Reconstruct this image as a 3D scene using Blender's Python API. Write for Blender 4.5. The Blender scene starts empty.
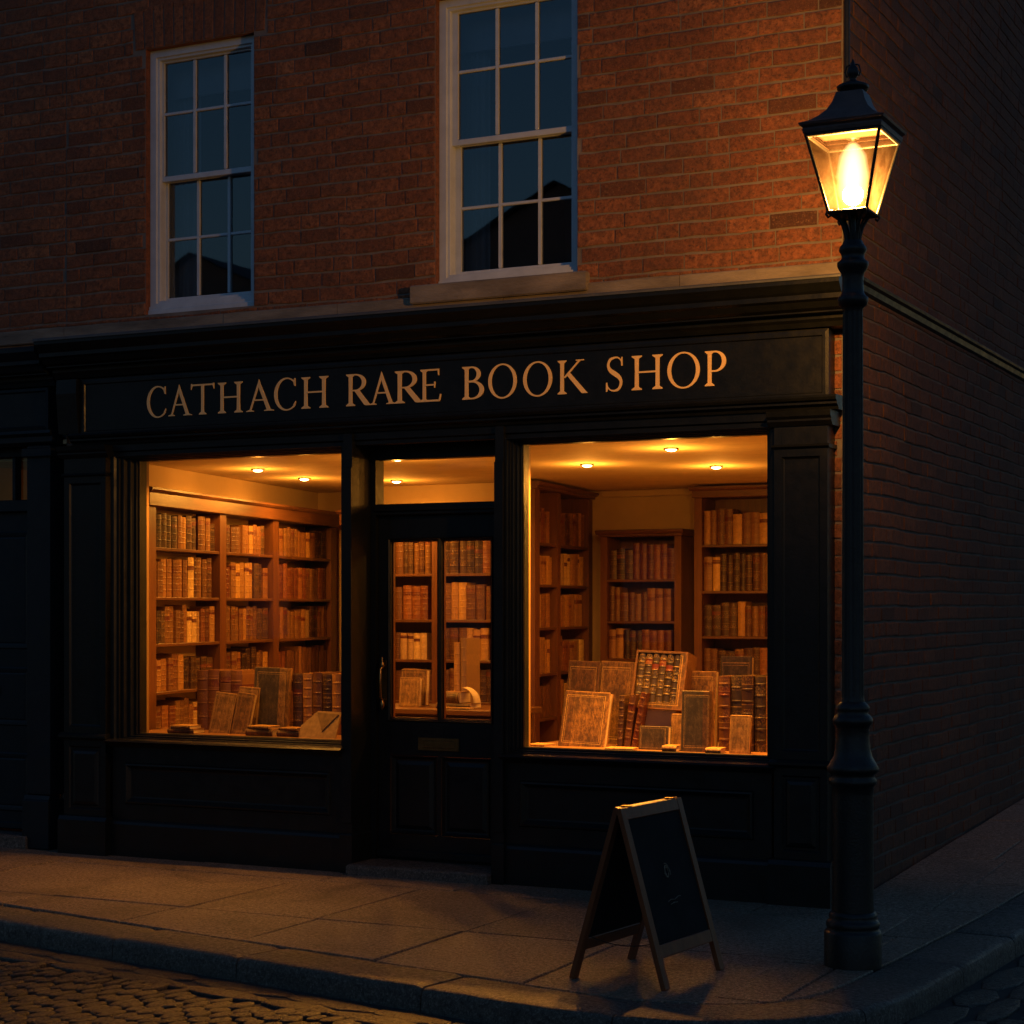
import bpy, math, random
from mathutils import Vector, Matrix, noise
R = math.radians
random.seed(7)
SC = bpy.context.scene
COL = SC.collection

# ------------------------------------------------------------------ camera
cam = bpy.data.objects.new('camera', bpy.data.cameras.new('camera'))
COL.objects.link(cam)
cam.location = (0, -9.81, 1.6)
cam.rotation_euler = (R(90), 0, R(26.4))
cam.data.sensor_width = 36
cam.data.lens = 36 * 1871 / 1024
cam.data.shift_y = (608 - 512) / 1024
cam.data.clip_end = 600
SC.camera = cam

# ------------------------------------------------------------------ dusk sky, weak low sun, exposure
SUN_EL, SUN_AZ = 1.5, 330.0      # degrees; azimuth of the afterglow, measured clockwise from +Y
world = bpy.data.worlds.new('World'); SC.world = world; world.use_nodes = True
wn = world.node_tree.nodes; wl = world.node_tree.links
bg = wn['Background']
sky = wn.new('ShaderNodeTexSky'); sky.sky_type = 'NISHITA'; sky.sun_disc = False
sky.sun_elevation = R(SUN_EL); sky.sun_rotation = R(SUN_AZ)
sky.air_density = 1.0; sky.dust_density = 0.3; sky.ozone_density = 3.2
wl.new(sky.outputs[0], bg.inputs[0]); bg.inputs[1].default_value = 0.060
sl = bpy.data.lights.new('sun', 'SUN'); sl.energy = 0.015; sl.angle = R(15); sl.color = (0.5, 0.68, 1.0)
so = bpy.data.objects.new('sun', sl); COL.objects.link(so)
_d = Vector((math.sin(R(SUN_AZ)) * math.cos(R(SUN_EL)), math.cos(R(SUN_AZ)) * math.cos(R(SUN_EL)), math.sin(R(SUN_EL))))
so.rotation_euler = _d.to_track_quat('Z', 'Y').to_euler()
SC.view_settings.view_transform = 'Standard'
SC.view_settings.look = 'None'
SC.view_settings.exposure = 2.0
SC.view_settings.gamma = 1.0
SC.cycles.use_denoising = True
SC.cycles.max_bounces = 8
SC.cycles.transparent_max_bounces = 16
SC.cycles.sample_clamp_indirect = 4.0
SC.cycles.caustics_reflective = False
SC.cycles.caustics_refractive = False

WARM = (1.0, 0.385, 0.045)
WARM_LAMP = (1.0, 0.47, 0.10)
E_SHOP = 9.5       # watts of each downlight
E_LAMP = 268.0
E_SPOT = 32.0

# ------------------------------------------------------------------ materials
class NT:
    def __init__(s, name):
        s.m = bpy.data.materials.new(name); s.m.use_nodes = True
        s.t = s.m.node_tree; s.n = s.t.nodes; s.l = s.t.links
        s.b = s.n['Principled BSDF']; s.o = s.n['Material Output']
    def new(s, ty, **k):
        x = s.n.new(ty)
        for a, v in k.items(): setattr(x, a, v)
        return x
    def coord(s, which='Object', scale=(1, 1, 1)):
        c = s.new('ShaderNodeTexCoord'); m = s.new('ShaderNodeMapping')
        m.inputs['Scale'].default_value = scale
        s.l.new(c.outputs[which], m.inputs[0]); return m.outputs[0]
    def noise(s, vec, scale, detail=6, rough=.6, dist=0):
        x = s.new('ShaderNodeTexNoise'); x.inputs['Scale'].default_value = scale
        x.inputs['Detail'].default_value = detail; x.inputs['Roughness'].default_value = rough
        x.inputs['Distortion'].default_value = dist
        if vec: s.l.new(vec, x.inputs['Vector'])
        return x.outputs[0]
    def ramp(s, fac, stops, interp='LINEAR'):
        r = s.new('ShaderNodeValToRGB'); r.color_ramp.interpolation = interp
        e = r.color_ramp.elements
        while len(e) < len(stops): e.new(.5)
        for i, (p, c) in enumerate(stops):
            e[i].position = p; e[i].color = (*c, 1) if len(c) == 3 else c
        s.l.new(fac, r.inputs[0]); return r.outputs[0]
    def mix(s, fac, a, b, mode='MIX'):
        x = s.new('ShaderNodeMix', data_type='RGBA', blend_type=mode)
        for inp, v in ((x.inputs[0], fac), (x.inputs[6], a), (x.inputs[7], b)):
            if isinstance(v, (int, float)): inp.default_value = v
            elif isinstance(v, tuple): inp.default_value = (*v, 1)
            else: s.l.new(v, inp)
        return x.outputs[2]
    def math(s, op, a, b=0.0):
        x = s.new('ShaderNodeMath', operation=op)
        for i, v in ((0, a), (1, b)):
            if isinstance(v, (int, float)): x.inputs[i].default_value = v
            else: s.l.new(v, x.inputs[i])
        return x.outputs[0]
    def bump(s, h, dist, strength=1.0, prev=None):
        x = s.new('ShaderNodeBump'); x.inputs['Distance'].default_value = dist
        x.inputs['Strength'].default_value = strength
        s.l.new(h, x.inputs['Height'])
        if prev: s.l.new(prev, x.inputs['Normal'])
        return x.outputs[0]
    def set(s, **k):
        for a, v in k.items():
            i = s.b.inputs[a.replace('_', ' ')]
            if isinstance(v, (int, float)): i.default_value = v
            elif isinstance(v, tuple): i.default_value = (*v, 1)
            else: s.l.new(v, i)
        return s

def simple(name, c0, c1, scale=8, rough=.6, bscale=60, bdist=.001, metallic=0, r1=None, stretch=(1, 1, 1), spec=.5):
    t = NT(name); v = t.coord('Object', stretch)
    n = t.noise(v, scale)
    t.set(Base_Color=t.ramp(n, [(.3, c0), (.7, c1)]), Metallic=metallic)
    t.b.inputs['Specular IOR Level'].default_value = spec
    if r1 is not None: t.set(Roughness=t.ramp(t.noise(v, scale * 3), [(.3, (rough,) * 3), (.7, (r1,) * 3)]))
    else: t.set(Roughness=rough)
    t.set(Normal=t.bump(t.noise(v, bscale), bdist))
    return t.m

M = {}
M['paint'] = simple('black_gloss_paint', (.0035, .0045, .005), (.006, .0075, .008), 5, .30, 45, .0010, r1=.48, spec=.32)
M['paint_blue'] = simple('dark_blue_paint', (.004, .008, .012), (.006, .011, .016), 5, .4, 45, .0012, r1=.6, spec=.3)
M['iron'] = simple('cast_iron_paint', (.004, .005, .006), (.008, .009, .010), 14, .34, 90, .002, r1=.55, spec=.35)
M['lamproof'] = simple('weathered_copper_roof', (.06, .036, .034), (.11, .066, .058), 12, .5, 60, .002, spec=.4)
M['white'] = simple('white_window_paint', (.38, .43, .50), (.47, .53, .60), 9, .5, 50, .001)
M['mortar_side'] = simple('shaded_mortar', (.07, .06, .05), (.13, .11, .09), 6, .95, 90, .004)  # mortar for the side wall, its shade put into the colour
M['stone'] = simple('weathered_stone', (.10, .085, .07), (.26, .22, .17), 5, .85, 55, .006, stretch=(.5, 1, 2))
M['lead'] = simple('lead_flashing', (.05, .055, .06), (.09, .095, .1), 6, .5, 20, .003)
M['slab'] = None
M['gold'] = simple('gold_lettering', (.93, .60, .23), (.97, .66, .28), 12, .45, 80, .0004)
M['brass'] = simple('aged_brass', (.18, .11, .04), (.30, .19, .075), 18, .35, 80, .0005, metallic=1)
M['plaster'] = simple('cream_plaster', (.54, .38, .19), (.62, .45, .24), 3, .85, 30, .002)
M['darkroom'] = simple('dark_room_wall', (.06, .06, .07), (.09, .09, .10), 2, .9)
M['curtain'] = simple('pale_blind_cloth', (.45, .46, .5), (.55, .56, .6), 4, .95, 120, .001)
M['slate'] = simple('roof_slate', (.08, .085, .095), (.13, .13, .14), 3, .7)
M['chalk'] = simple('chalk', (.05, .045, .035), (.24, .20, .14), 90, .95)
M['page'] = simple('old_paper', (.55, .42, .25), (.72, .6, .4), 20, .9, 200, .0005, stretch=(.2, .2, 8))
M['cloth_card'] = simple('grey_card', (.22, .17, .10), (.28, .22, .14), 6, .9)

def wood(name, a, b, rough=.5, ax=2):
    t = NT(name); st = [14, 14, 14]; st[ax] = 1.2
    v = t.coord('Object', tuple(st))
    n = t.noise(v, 2.2, 8, .65, .4)
    t.set(Base_Color=t.ramp(n, [(.25, a), (.75, b)]), Roughness=rough, Normal=t.bump(n, .0015))
    return t.m
M['wood'] = wood('bookcase_wood', (.08, .028, .009), (.18, .068, .022), .42)
M['woodx'] = wood('shelf_wood', (.07, .026, .009), (.16, .064, .022), .40, 0)
M['deck'] = wood('display_deck_wood', (.14, .06, .022), (.26, .12, .045), .4, 0)
M['floor'] = wood('pale_oak_floor', (.34, .22, .12), (.48, .33, .19), .45, 1)
M['lining'] = wood('varnished_lining_wood', (.20, .11, .045), (.30, .17, .07), .5)
M['oak'] = wood('board_frame_wood', (.10, .022, .004), (.21, .052, .008), .5)

def ceiling_mat():
    t = NT('painted_ceiling'); v = t.coord('Object')
    n = t.noise(v, 2.5, 6); c = t.ramp(n, [(.3, (.64, .48, .27)), (.7, (.74, .58, .34))])
    w = t.noise(t.coord('Object', (.35, 5, 1)), 1.3, 5, .6, 1.2)
    line = t.ramp(w, [(.485, (0, 0, 0)), (.5, (1, 1, 1)), (.515, (0, 0, 0))])
    c2 = t.mix(t.math('MULTIPLY', line, .35), c, (.22, .17, .11))
    t.set(Base_Color=c2, Roughness=.8, Normal=t.bump(n, .004)); return t.m
M['ceiling'] = ceiling_mat()

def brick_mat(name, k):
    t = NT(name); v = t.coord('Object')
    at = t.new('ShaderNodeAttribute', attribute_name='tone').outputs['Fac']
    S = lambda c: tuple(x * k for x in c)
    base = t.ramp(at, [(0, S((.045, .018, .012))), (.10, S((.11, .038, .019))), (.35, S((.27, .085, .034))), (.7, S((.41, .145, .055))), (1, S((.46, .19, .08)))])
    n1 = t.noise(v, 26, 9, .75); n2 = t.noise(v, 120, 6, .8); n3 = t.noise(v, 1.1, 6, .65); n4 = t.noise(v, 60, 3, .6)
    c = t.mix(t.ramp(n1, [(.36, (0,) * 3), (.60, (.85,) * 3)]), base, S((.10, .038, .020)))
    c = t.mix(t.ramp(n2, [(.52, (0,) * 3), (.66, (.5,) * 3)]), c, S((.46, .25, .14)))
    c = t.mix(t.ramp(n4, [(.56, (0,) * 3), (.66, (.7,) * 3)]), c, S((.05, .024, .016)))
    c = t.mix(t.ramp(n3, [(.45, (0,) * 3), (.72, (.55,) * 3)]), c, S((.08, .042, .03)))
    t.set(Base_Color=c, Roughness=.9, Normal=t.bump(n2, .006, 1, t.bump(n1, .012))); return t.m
M['brick'] = brick_mat('red_brick', 1.0)
M['brick_side'] = brick_mat('shaded_red_brick', .42)  # same brick darkened: the side wall's shade is in the colour
M['mortar'] = simple('lime_mortar', (.11, .092, .082), (.21, .175, .15), 6, .95, 90, .004)

def slab_mat(name, c0, c1, c2):
    t = NT(name); v = t.coord('Object')
    at = t.new('ShaderNodeAttribute', attribute_name='tone').outputs['Fac']
    base = t.mix(at, c0, c1)
    n1 = t.noise(v, 3.0, 6, .65); n2 = t.noise(v, 75, 4, .8); n3 = t.noise(v, 20, 5, .7)
    c = t.mix(t.ramp(n1, [(.4, (0,) * 3), (.7, (.6,) * 3)]), base, c2)
    n4 = t.noise(v, 42, 6, .85)
    c = t.mix(t.ramp(n2, [(.52, (0,) * 3), (.60, (.85,) * 3)]), c, tuple(x * 2.6 for x in c1))
    c = t.mix(t.ramp(n4, [(.50, (0,) * 3), (.62, (.8,) * 3)]), c, tuple(x * .3 for x in c0))
    c = t.mix(t.ramp(t.noise(v, 1.6, 7, .7, .8), [(.52, (0,) * 3), (.66, (.6,) * 3)]), c, tuple(x * .45 for x in c0))
    r = t.ramp(n4, [(.4, (.30,) * 3), (.6, (.7,) * 3)])
    t.set(Base_Color=c, Roughness=r, Normal=t.bump(n2, .006, 1, t.bump(n4, .018, 1, t.bump(n3, .008)))); return t.m
M['slab'] = slab_mat('paving_stone', (.155, .115, .082), (.225, .17, .125), (.105, .08, .06))
M['kerb'] = slab_mat('granite_kerb', (.065, .058, .050), (.10, .088, .074), (.08, .074, .066))
M['sett'] = slab_mat('granite_setts', (.018, .015, .012), (.045, .037, .029), (.011, .010, .009))
M['sett'].node_tree.nodes['Principled BSDF'].inputs['Roughness'].links[0].from_node.color_ramp.elements[0].color = (.22, .22, .22, 1)
M['joint'] = simple('joint_dirt', (.015, .013, .011), (.035, .03, .026), 20, .95, 80, .004)

def glass(name, gloss, tint=(.97, .97, .97), base_f=0.0):
    t = NT(name); t.n.remove(t.b)
    tr = t.new('ShaderNodeBsdfTransparent'); tr.inputs[0].default_value = (*tint, 1)
    g = t.new('ShaderNodeBsdfGlossy'); g.inputs[1].default_value = .015
    n = t.bump(t.noise(t.coord('Object'), 1.4, 2), .0007); t.l.new(n, g.inputs['Normal'])
    f = t.new('ShaderNodeFresnel'); f.inputs[0].default_value = 1.5
    k = t.math('ADD', t.math('MULTIPLY', f.outputs[0], gloss), base_f)
    mx = t.new('ShaderNodeMixShader'); t.l.new(k, mx.inputs[0]); t.l.new(tr.outputs[0], mx.inputs[1]); t.l.new(g.outputs[0], mx.inputs[2])
    t.l.new(mx.outputs[0], t.o.inputs[0]); return t.m
M['glass'] = glass('shop_window_glass', 1.0)
M['glass_up'] = glass('old_sash_glass', 1.6, (.5, .55, .6), .07)

def lamp_glass():
    t = NT('dimmed_lantern_glass'); t.n.remove(t.b)  # translucent tone kept near black to dim the pane glow
    v = t.coord('Object')
    n = t.noise(v, 11, 7, .65, .6)
    tr = t.new('ShaderNodeBsdfTransparent'); tr.inputs[0].default_value = (1, .88, .66, 1)
    tl = t.new('ShaderNodeBsdfTranslucent'); t.l.new(t.ramp(n, [(.3, (.0014, .0008, .0005)), (.5, (.0027, .0017, .0011)), (.72, (.0042, .0029, .0020))]), tl.inputs[0])
    mx = t.new('ShaderNodeMixShader'); mx.inputs[0].default_value = .8
    t.l.new(tr.outputs[0], mx.inputs[1]); t.l.new(tl.outputs[0], mx.inputs[2])
    t.l.new(mx.outputs[0], t.o.inputs[0]); return t.m
M['lampglass'] = lamp_glass()

def emit(name, col, s):
    t = NT(name); t.set(Base_Color=(0, 0, 0), Emission_Color=col, Emission_Strength=s); return t.m
def mantle():
    t = NT('glowing_mantle'); t.n.remove(t.b)
    lw = t.new('ShaderNodeLayerWeight'); lw.inputs[0].default_value = .45
    k = t.ramp(lw.outputs['Facing'], [(0, (1,) * 3), (.22, (.42,) * 3), (.5, (.13,) * 3), (.8, (.03,) * 3), (1, (0,) * 3)])
    e = t.new('ShaderNodeEmission'); e.inputs[0].default_value = (1.0, .74, .40, 1); t.l.new(t.math('MULTIPLY', k, 2.6), e.inputs[1])
    tr = t.new('ShaderNodeBsdfTransparent'); a = t.new('ShaderNodeAddShader')
    t.l.new(e.outputs[0], a.inputs[0]); t.l.new(tr.outputs[0], a.inputs[1]); t.l.new(a.outputs[0], t.o.inputs[0]); return t.m
M['bulb'] = mantle()
M['led'] = emit('downlight_glow', (1.0, .60, .22), 8)

def leather(name, c, band=(.40, .22, .06), label=(.10, .018, .01), lo=.70, hi=.82, gk=.42):
    t = NT(name)
    g = t.new('ShaderNodeTexCoord'); sx = t.new('ShaderNodeSeparateXYZ'); t.l.new(g.outputs['Generated'], sx.inputs[0])
    z = sx.outputs[2]; rnd = t.new('ShaderNodeObjectInfo').outputs['Random']
    hsv = t.new('ShaderNodeHueSaturation'); hsv.inputs['Color'].default_value = (*c, 1)
    t.l.new(t.math('ADD', t.math('MULTIPLY', rnd, 1.1), .45), hsv.inputs['Value'])
    t.l.new(t.math('ADD', t.math('MULTIPLY', rnd, .03), .485), hsv.inputs['Hue'])
    n = t.noise(t.coord('Object'), 35, 6, .7)
    base = t.mix(t.ramp(n, [(.4, (0,) * 3), (.75, (.55,) * 3)]), hsv.outputs[0], tuple(x * .35 for x in c))
    r2 = t.math('FRACT', t.math('MULTIPLY', rnd, 13.7)); r3 = t.math('FRACT', t.math('MULTIPLY', rnd, 31.3))
    zz = t.math('ADD', t.math('MULTIPLY', z, t.math('ADD', t.math('MULTIPLY', r2, 3.4), 3.6)), r3)
    gold = t.math('MULTIPLY', t.math('LESS_THAN', t.math('FRACT', zz), .055), t.math('GREATER_THAN', t.math('FRACT', t.math('MULTIPLY', rnd, 5.1)), .3))
    orn = t.noise(t.coord('Object', (1, 1, .6)), 150, 2, .5)
    gold2 = t.math('MULTIPLY', t.math('LESS_THAN', t.math('FRACT', t.math('MULTIPLY', zz, .5)), .4), t.ramp(orn, [(.53, (0,) * 3), (.57, (1,) * 3)]))
    zl = t.math('ADD', z, t.math('MULTIPLY', t.math('SUBTRACT', r2, .5), .22))
    lab = t.ramp(zl, [(0, (0,) * 3), (lo, (1,) * 3), (hi, (0,) * 3)], 'CONSTANT')
    lab = t.math('MULTIPLY', lab, t.math('GREATER_THAN', t.math('FRACT', t.math('MULTIPLY', rnd, 7.3)), .55))
    c1 = t.mix(lab, base, label)
    gm = t.math('MULTIPLY', t.math('MAXIMUM', gold, t.math('MULTIPLY', gold2, .7)), gk)
    t.set(Base_Color=t.mix(gm, c1, band), Roughness=.48, Normal=t.bump(n, .0012))
    return t.m
LEATH = [('tan', (.27, .115, .035)), ('brown', (.13, .05, .018)), ('dark brown', (.055, .022, .011)), ('ochre', (.36, .18, .06)),
         ('chestnut', (.17, .048, .018)), ('pale vellum', (.48, .30, .13))]
for k, c in LEATH: M['L_' + k] = leather('leather_' + k.replace(' ', '_'), c)
M['L_black'] = leather('leather_black', (.035, .020, .013), (.50, .30, .08), (.12, .018, .008), gk=.42)
def cover_mat(name, c0, c1, gilt=(.55, .33, .09)):
    """aged boards: scuffed vertical streaks, rubbed patches, a tooled border and worn edges"""
    t = NT(name); rnd = t.new('ShaderNodeObjectInfo').outputs['Random']
    v = t.coord('Object', (42, 42, 20)); n = t.noise(v, 1.0, 9, .8, .3); n2 = t.noise(t.coord('Object'), 80, 6, .8); n5 = t.noise(t.coord('Object'), 9, 6, .65, .5)
    c = t.ramp(n, [(.34, tuple(x * .35 for x in c0)), (.46, c0), (.56, c1), (.72, tuple(min(1, x * 1.5) for x in c1))])
    c = t.mix(t.ramp(n5, [(.45, (0,) * 3), (.62, (.75,) * 3)]), c, tuple(x * .4 for x in c0))
    c = t.mix(t.ramp(n2, [(.5, (0,) * 3), (.68, (.6,) * 3)]), c, tuple(x * .3 for x in c0))
    g = t.new('ShaderNodeTexCoord'); sx = t.new('ShaderNodeSeparateXYZ'); t.l.new(g.outputs['Generated'], sx.inputs[0])
    dx = t.math('MINIMUM', sx.outputs[0], t.math('SUBTRACT', 1.0, sx.outputs[0])); dz = t.math('MINIMUM', sx.outputs[2], t.math('SUBTRACT', 1.0, sx.outputs[2]))
    d = t.math('MINIMUM', dx, t.math('MULTIPLY', dz, 1.3))
    b = t.ramp(d, [(0, (0,) * 3), (.085, (1,) * 3), (.10, (0,) * 3), (.125, (1,) * 3), (.132, (0,) * 3)], 'CONSTANT')
    bw = t.math('MULTIPLY', b, t.ramp(n2, [(.4, (.15,) * 3), (.6, (.75,) * 3)]))
    c = t.mix(bw, c, gilt)
    edge = t.math('MULTIPLY', t.ramp(d, [(0, (1,) * 3), (.035, (0,) * 3)]), t.ramp(n5, [(.4, (.1,) * 3), (.6, (.8,) * 3)]))
    c = t.mix(edge, c, tuple(min(1, x * 1.7) for x in c1))
    t.set(Base_Color=c, Roughness=.55, Normal=t.bump(n2, .002, 1, t.bump(n, .0025))); return t.m
M['carda'] = simple('worn_card', (.20, .12, .05), (.36, .23, .10), 30, .8, 90, .001)
M['cardb'] = simple('worn_card_flap', (.10, .06, .025), (.22, .13, .055), 40, .8, 90, .001)
M['C_mottled'] = cover_mat('mottled_calf_cover', (.10, .042, .010), (.24, .115, .028))
M['C_grey'] = cover_mat('grey_cloth_cover', (.040, .027, .015), (.085, .056, .030))
M['C_gold'] = cover_mat('gold_cloth_cover', (.17, .085, .022), (.32, .17, .05))
M['C_brown'] = cover_mat('brown_board_cover', (.07, .028, .008), (.15, .062, .018))

# ------------------------------------------------------------------ mesh builder
class MB:
    def __init__(s): s.v = []; s.f = []; s.m = []; s.t = []; s.tone = 0.5; s.mi = 0; s.smooth = []
    def face(s, pts, mi=None, smooth=False):
        b = len(s.v); s.v += [tuple(p) for p in pts]; s.f.append(tuple(range(b, b + len(pts))))
        s.m.append(s.mi if mi is None else mi); s.t.append(s.tone); s.smooth.append(smooth)
    def grid(s, rows, closed=False, smooth=True, mi=None):
        b = len(s.v); n = len(rows[0])
        for r in rows: s.v += [tuple(p) for p in r]
        for i in range(len(rows) - 1):
            for j in range(n if closed else n - 1):
                k = (j + 1) % n
                s.f.append((b + i * n + j, b + i * n + k, b + (i + 1) * n + k, b + (i + 1) * n + j))
                s.m.append(s.mi if mi is None else mi); s.t.append(s.tone); s.smooth.append(smooth)
    def box(s, x0, x1, y0, y1, z0, z1, mi=None):
        P = [(x0, y0, z0), (x1, y0, z0), (x1, y1, z0), (x0, y1, z0), (x0, y0, z1), (x1, y0, z1), (x1, y1, z1), (x0, y1, z1)]
        for q in ((3, 2, 1, 0), (4, 5, 6, 7), (0, 1, 5, 4), (1, 2, 6, 5), (2, 3, 7, 6), (3, 0, 4, 7)): s.face([P[i] for i in q], mi)
    def bbox(s, x0, x1, y0, y1, z0, z1, b=.004, mi=None):    # box with chamfered front edges all round
        def rect(x0, x1, y0, y1, z): return [(x0, y0, z), (x1, y0, z), (x1, y1, z), (x0, y1, z)]
        rows = [rect(x0 + b, x1 - b, y0 + b, y1 - b, z0), rect(x0, x1, y0, y1, z0 + b), rect(x0, x1, y0, y1, z1 - b), rect(x0 + b, x1 - b, y0 + b, y1 - b, z1)]
        s.grid(rows, True, False, mi); s.face(rows[0][::-1], mi); s.face(rows[-1], mi)
    def prism_x(s, prof, x0, x1, mi=None):                   # prof: (y,z) closed polygon
        a = [(x0, y, z) for y, z in prof]; b = [(x1, y, z) for y, z in prof]
        n = len(prof)
        for i in range(n): s.face([a[i], a[(i + 1) % n], b[(i + 1) % n], b[i]], mi)
        s.face(a[::-1], mi); s.face(b, mi)
    def prect(s, x0, x1, z0, z1, steps, cap=True, mi=None):  # steps: (inset, y)
        rows = []
        for i, y in steps: rows.append([(x0 + i, y, z0 + i), (x1 - i, y, z0 + i), (x1 - i, y, z1 - i), (x0 + i, y, z1 - i)])
        s.grid(rows, True, False, mi)
        if cap: s.face(rows[-1], mi)
    def lathe(s, prof, n=24, c=(0, 0), smooth=True, mi=None, rfun=None, closed=True):
        rows = []
        for r, z in prof:
            rows.append([(c[0] + r * (rfun(k, n, r, z) if rfun else 1) * math.cos(2 * math.pi * k / n), c[1] + r * (rfun(k, n, r, z) if rfun else 1) * math.sin(2 * math.pi * k / n), z) for k in range(n)])
        s.grid(rows, True, smooth, mi)
        if closed: s.face(rows[0][::-1], mi); s.face(rows[-1], mi)
    def tube(s, path, r, n=8, mi=None):
        P = [Vector(p) for p in path]; rows = []
        rr = r if isinstance(r, (list, tuple)) else [r] * len(P)
        for i, p in enumerate(P):
            t = (P[min(i + 1, len(P) - 1)] - P[max(i - 1, 0)]).normalized()
            u = t.orthogonal().normalized() if i == 0 else (u - t * u.dot(t)).normalized()
            w = t.cross(u)
            rows.append([p + (u * math.cos(2 * math.pi * k / n) + w * math.sin(2 * math.pi * k / n)) * rr[i] for k in range(n)])
        s.grid(rows, True, True, mi); s.face(rows[0][::-1], mi); s.face(rows[-1], mi)
    def tf(s, Mx, start=0):
        for i in range(start, len(s.v)): s.v[i] = tuple(Mx @ Vector(s.v[i]))
        return s
    def mesh(s, name, mats):
        me = bpy.data.meshes.new(name); me.from_pydata(s.v, [], s.f); me.update()
        for m in mats: me.materials.append(M[m] if isinstance(m, str) else m)
        me.polygons.foreach_set('material_index', s.m)
        me.polygons.foreach_set('use_smooth', s.smooth)
        a = me.attributes.new('tone', 'FLOAT', 'FACE'); a.data.foreach_set('value', s.t)
        return me
    def build(s, name, mats, parent=None, kind=None, weld=False):
        if isinstance(mats, str): mats = [mats]
        me = s.mesh(name, mats)
        import bmesh
        bm = bmesh.new(); bm.from_mesh(me)
        if weld: bmesh.ops.remove_doubles(bm, verts=bm.verts, dist=1e-5)
        bmesh.ops.recalc_face_normals(bm, faces=bm.faces); bm.to_mesh(me); bm.free()
        o = bpy.data.objects.new(name, me); COL.objects.link(o)
        if parent: o.parent = parent; o.matrix_parent_inverse = parent.matrix_basis.inverted()
        if kind: o['kind'] = kind
        return o

def thing(name, label, cat, loc=(0, 0, 0), group=None, rot=(0, 0, 0)):
    o = bpy.data.objects.new(name, None); COL.objects.link(o); o.empty_display_size = .1
    o.location = loc; o.rotation_euler = rot; o['label'] = label; o['category'] = cat
    if group: o['group'] = group
    return o
def tag(o, label, cat, group=None):
    o['label'] = label; o['category'] = cat
    if group: o['group'] = group
    return o

# ------------------------------------------------------------------ brickwork
CH, MO = .0895, .014
def brickwork(mb, u0, u1, z0, z1, holes, P, seed=1, zbase=0.0):
    """P(u, z, d) -> point; d = distance out of the wall. Bricks as chamfered, slightly crooked blocks over a mortar sheet"""
    rng = random.Random(seed)
    k0 = math.floor((z0 - zbase) / CH); k1 = math.ceil((z1 - zbase) / CH)
    def wob(u, z): return .010 * noise.noise(Vector((u * 1.6, z * 1.1, seed))) + .0045 * noise.noise(Vector((u * 9, z * 4, seed + 5)))
    for k in range(k0, k1):
        za, zb = zbase + k * CH, zbase + (k + 1) * CH
        if zb <= z0 + .012 or za >= z1 - .012: continue
        za, zb = max(za, z0), min(zb, z1)
        u = u0 - rng.uniform(0, .26)
        # a header now and then
        while u < u1:
            L = rng.choice([.27, .27, .26, .28, .25, .13, .27]) * rng.uniform(.96, 1.05)
            a, b = u, u + L; u = b
            segs = [(max(a, u0), min(b, u1))]
            for h in holes:
                ns = []
                for s0, s1 in segs:
                    if (za + zb) / 2 < h[2] or (za + zb) / 2 > h[3] or s1 <= h[0] or s0 >= h[1]: ns.append((s0, s1)); continue
                    if s0 < h[0]: ns.append((s0, h[0]))
                    if s1 > h[1]: ns.append((h[1], s1))
                segs = ns
            for s0, s1 in segs:
                if s1 - s0 < .03: continue
                t = rng.random()
                mb.tone = .06 * rng.random() if t < .012 else min(1, max(.12, rng.gauss(.48, .15)))
                g = MO / 2; e = rng.uniform(.004, .009); D = rng.uniform(.004, .0085)
                j = lambda q=.0028: rng.uniform(-q, q)
                nseg = 3 if s1 - s0 > .18 else 2
                out = []; inn = []
                gv = .0032 + rng.random() * .002; us = [s0 + gv + (s1 - s0 - 2 * gv) * i / nseg for i in range(nseg + 1)]
                loz = [za + g + wob(x, za) + j() for x in us]; hiz = [zb - g + wob(x, zb) + j() for x in us]
                out = [(us[i], loz[i]) for i in range(nseg + 1)] + [(us[i], hiz[i]) for i in range(nseg, -1, -1)]
                inn = []
                for i in range(nseg + 1): inn.append((us[i] + (e if i == 0 else -e if i == nseg else 0), loz[i] + e + j(.001)))
                for i in range(nseg, -1, -1): inn.append((us[i] + (e if i == 0 else -e if i == nseg else 0), hiz[i] - e + j(.001)))
                tl = j(.002)
                r0 = [P(x, z, -.004) for x, z in out]; r1 = [P(x, z, D * .75) for x, z in out]
                r2 = [P(x, z, D + (tl if i % 2 else -tl) * .3 + j(.0006)) for i, (x, z) in enumerate(inn)]
                mb.grid([r0, r1, r2], True, False)
                n = nseg
                for i in range(n): mb.face([r2[i], r2[i + 1], r2[2 * n - i], r2[2 * n + 1 - i]])
    mb.tone = .5

# ------------------------------------------------------------------ THE SHOP BUILDING
XR, XL, XN = -2.88, -8.17, -16.0      # brick corner, left party line, far left
ZT = 7.4
W1 = (-7.52, -6.68, 3.50, 5.22); W2 = (-5.38, -4.45, 3.50, 5.24)
B = thing('shop_building', 'red brick corner building with a black painted bookshop front and two white sash windows above', 'building', (-5.4, 0, 0))
front = lambda u, z, d: (u, -d, z)
mb = MB()
brickwork(mb, XL, XR - .004, 3.46, ZT, [W1, W2, (-7.62, -6.58, 5.22, 5.50), (-5.48, -4.35, 5.24, 5.53)], front, 3)
brickwork(mb, -8.17, -8.085, 0.0, 3.46, [], front, 4)
brickwork(mb, -2.945, XR - .004, 0.0, 3.37, [], front, 5)
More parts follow.
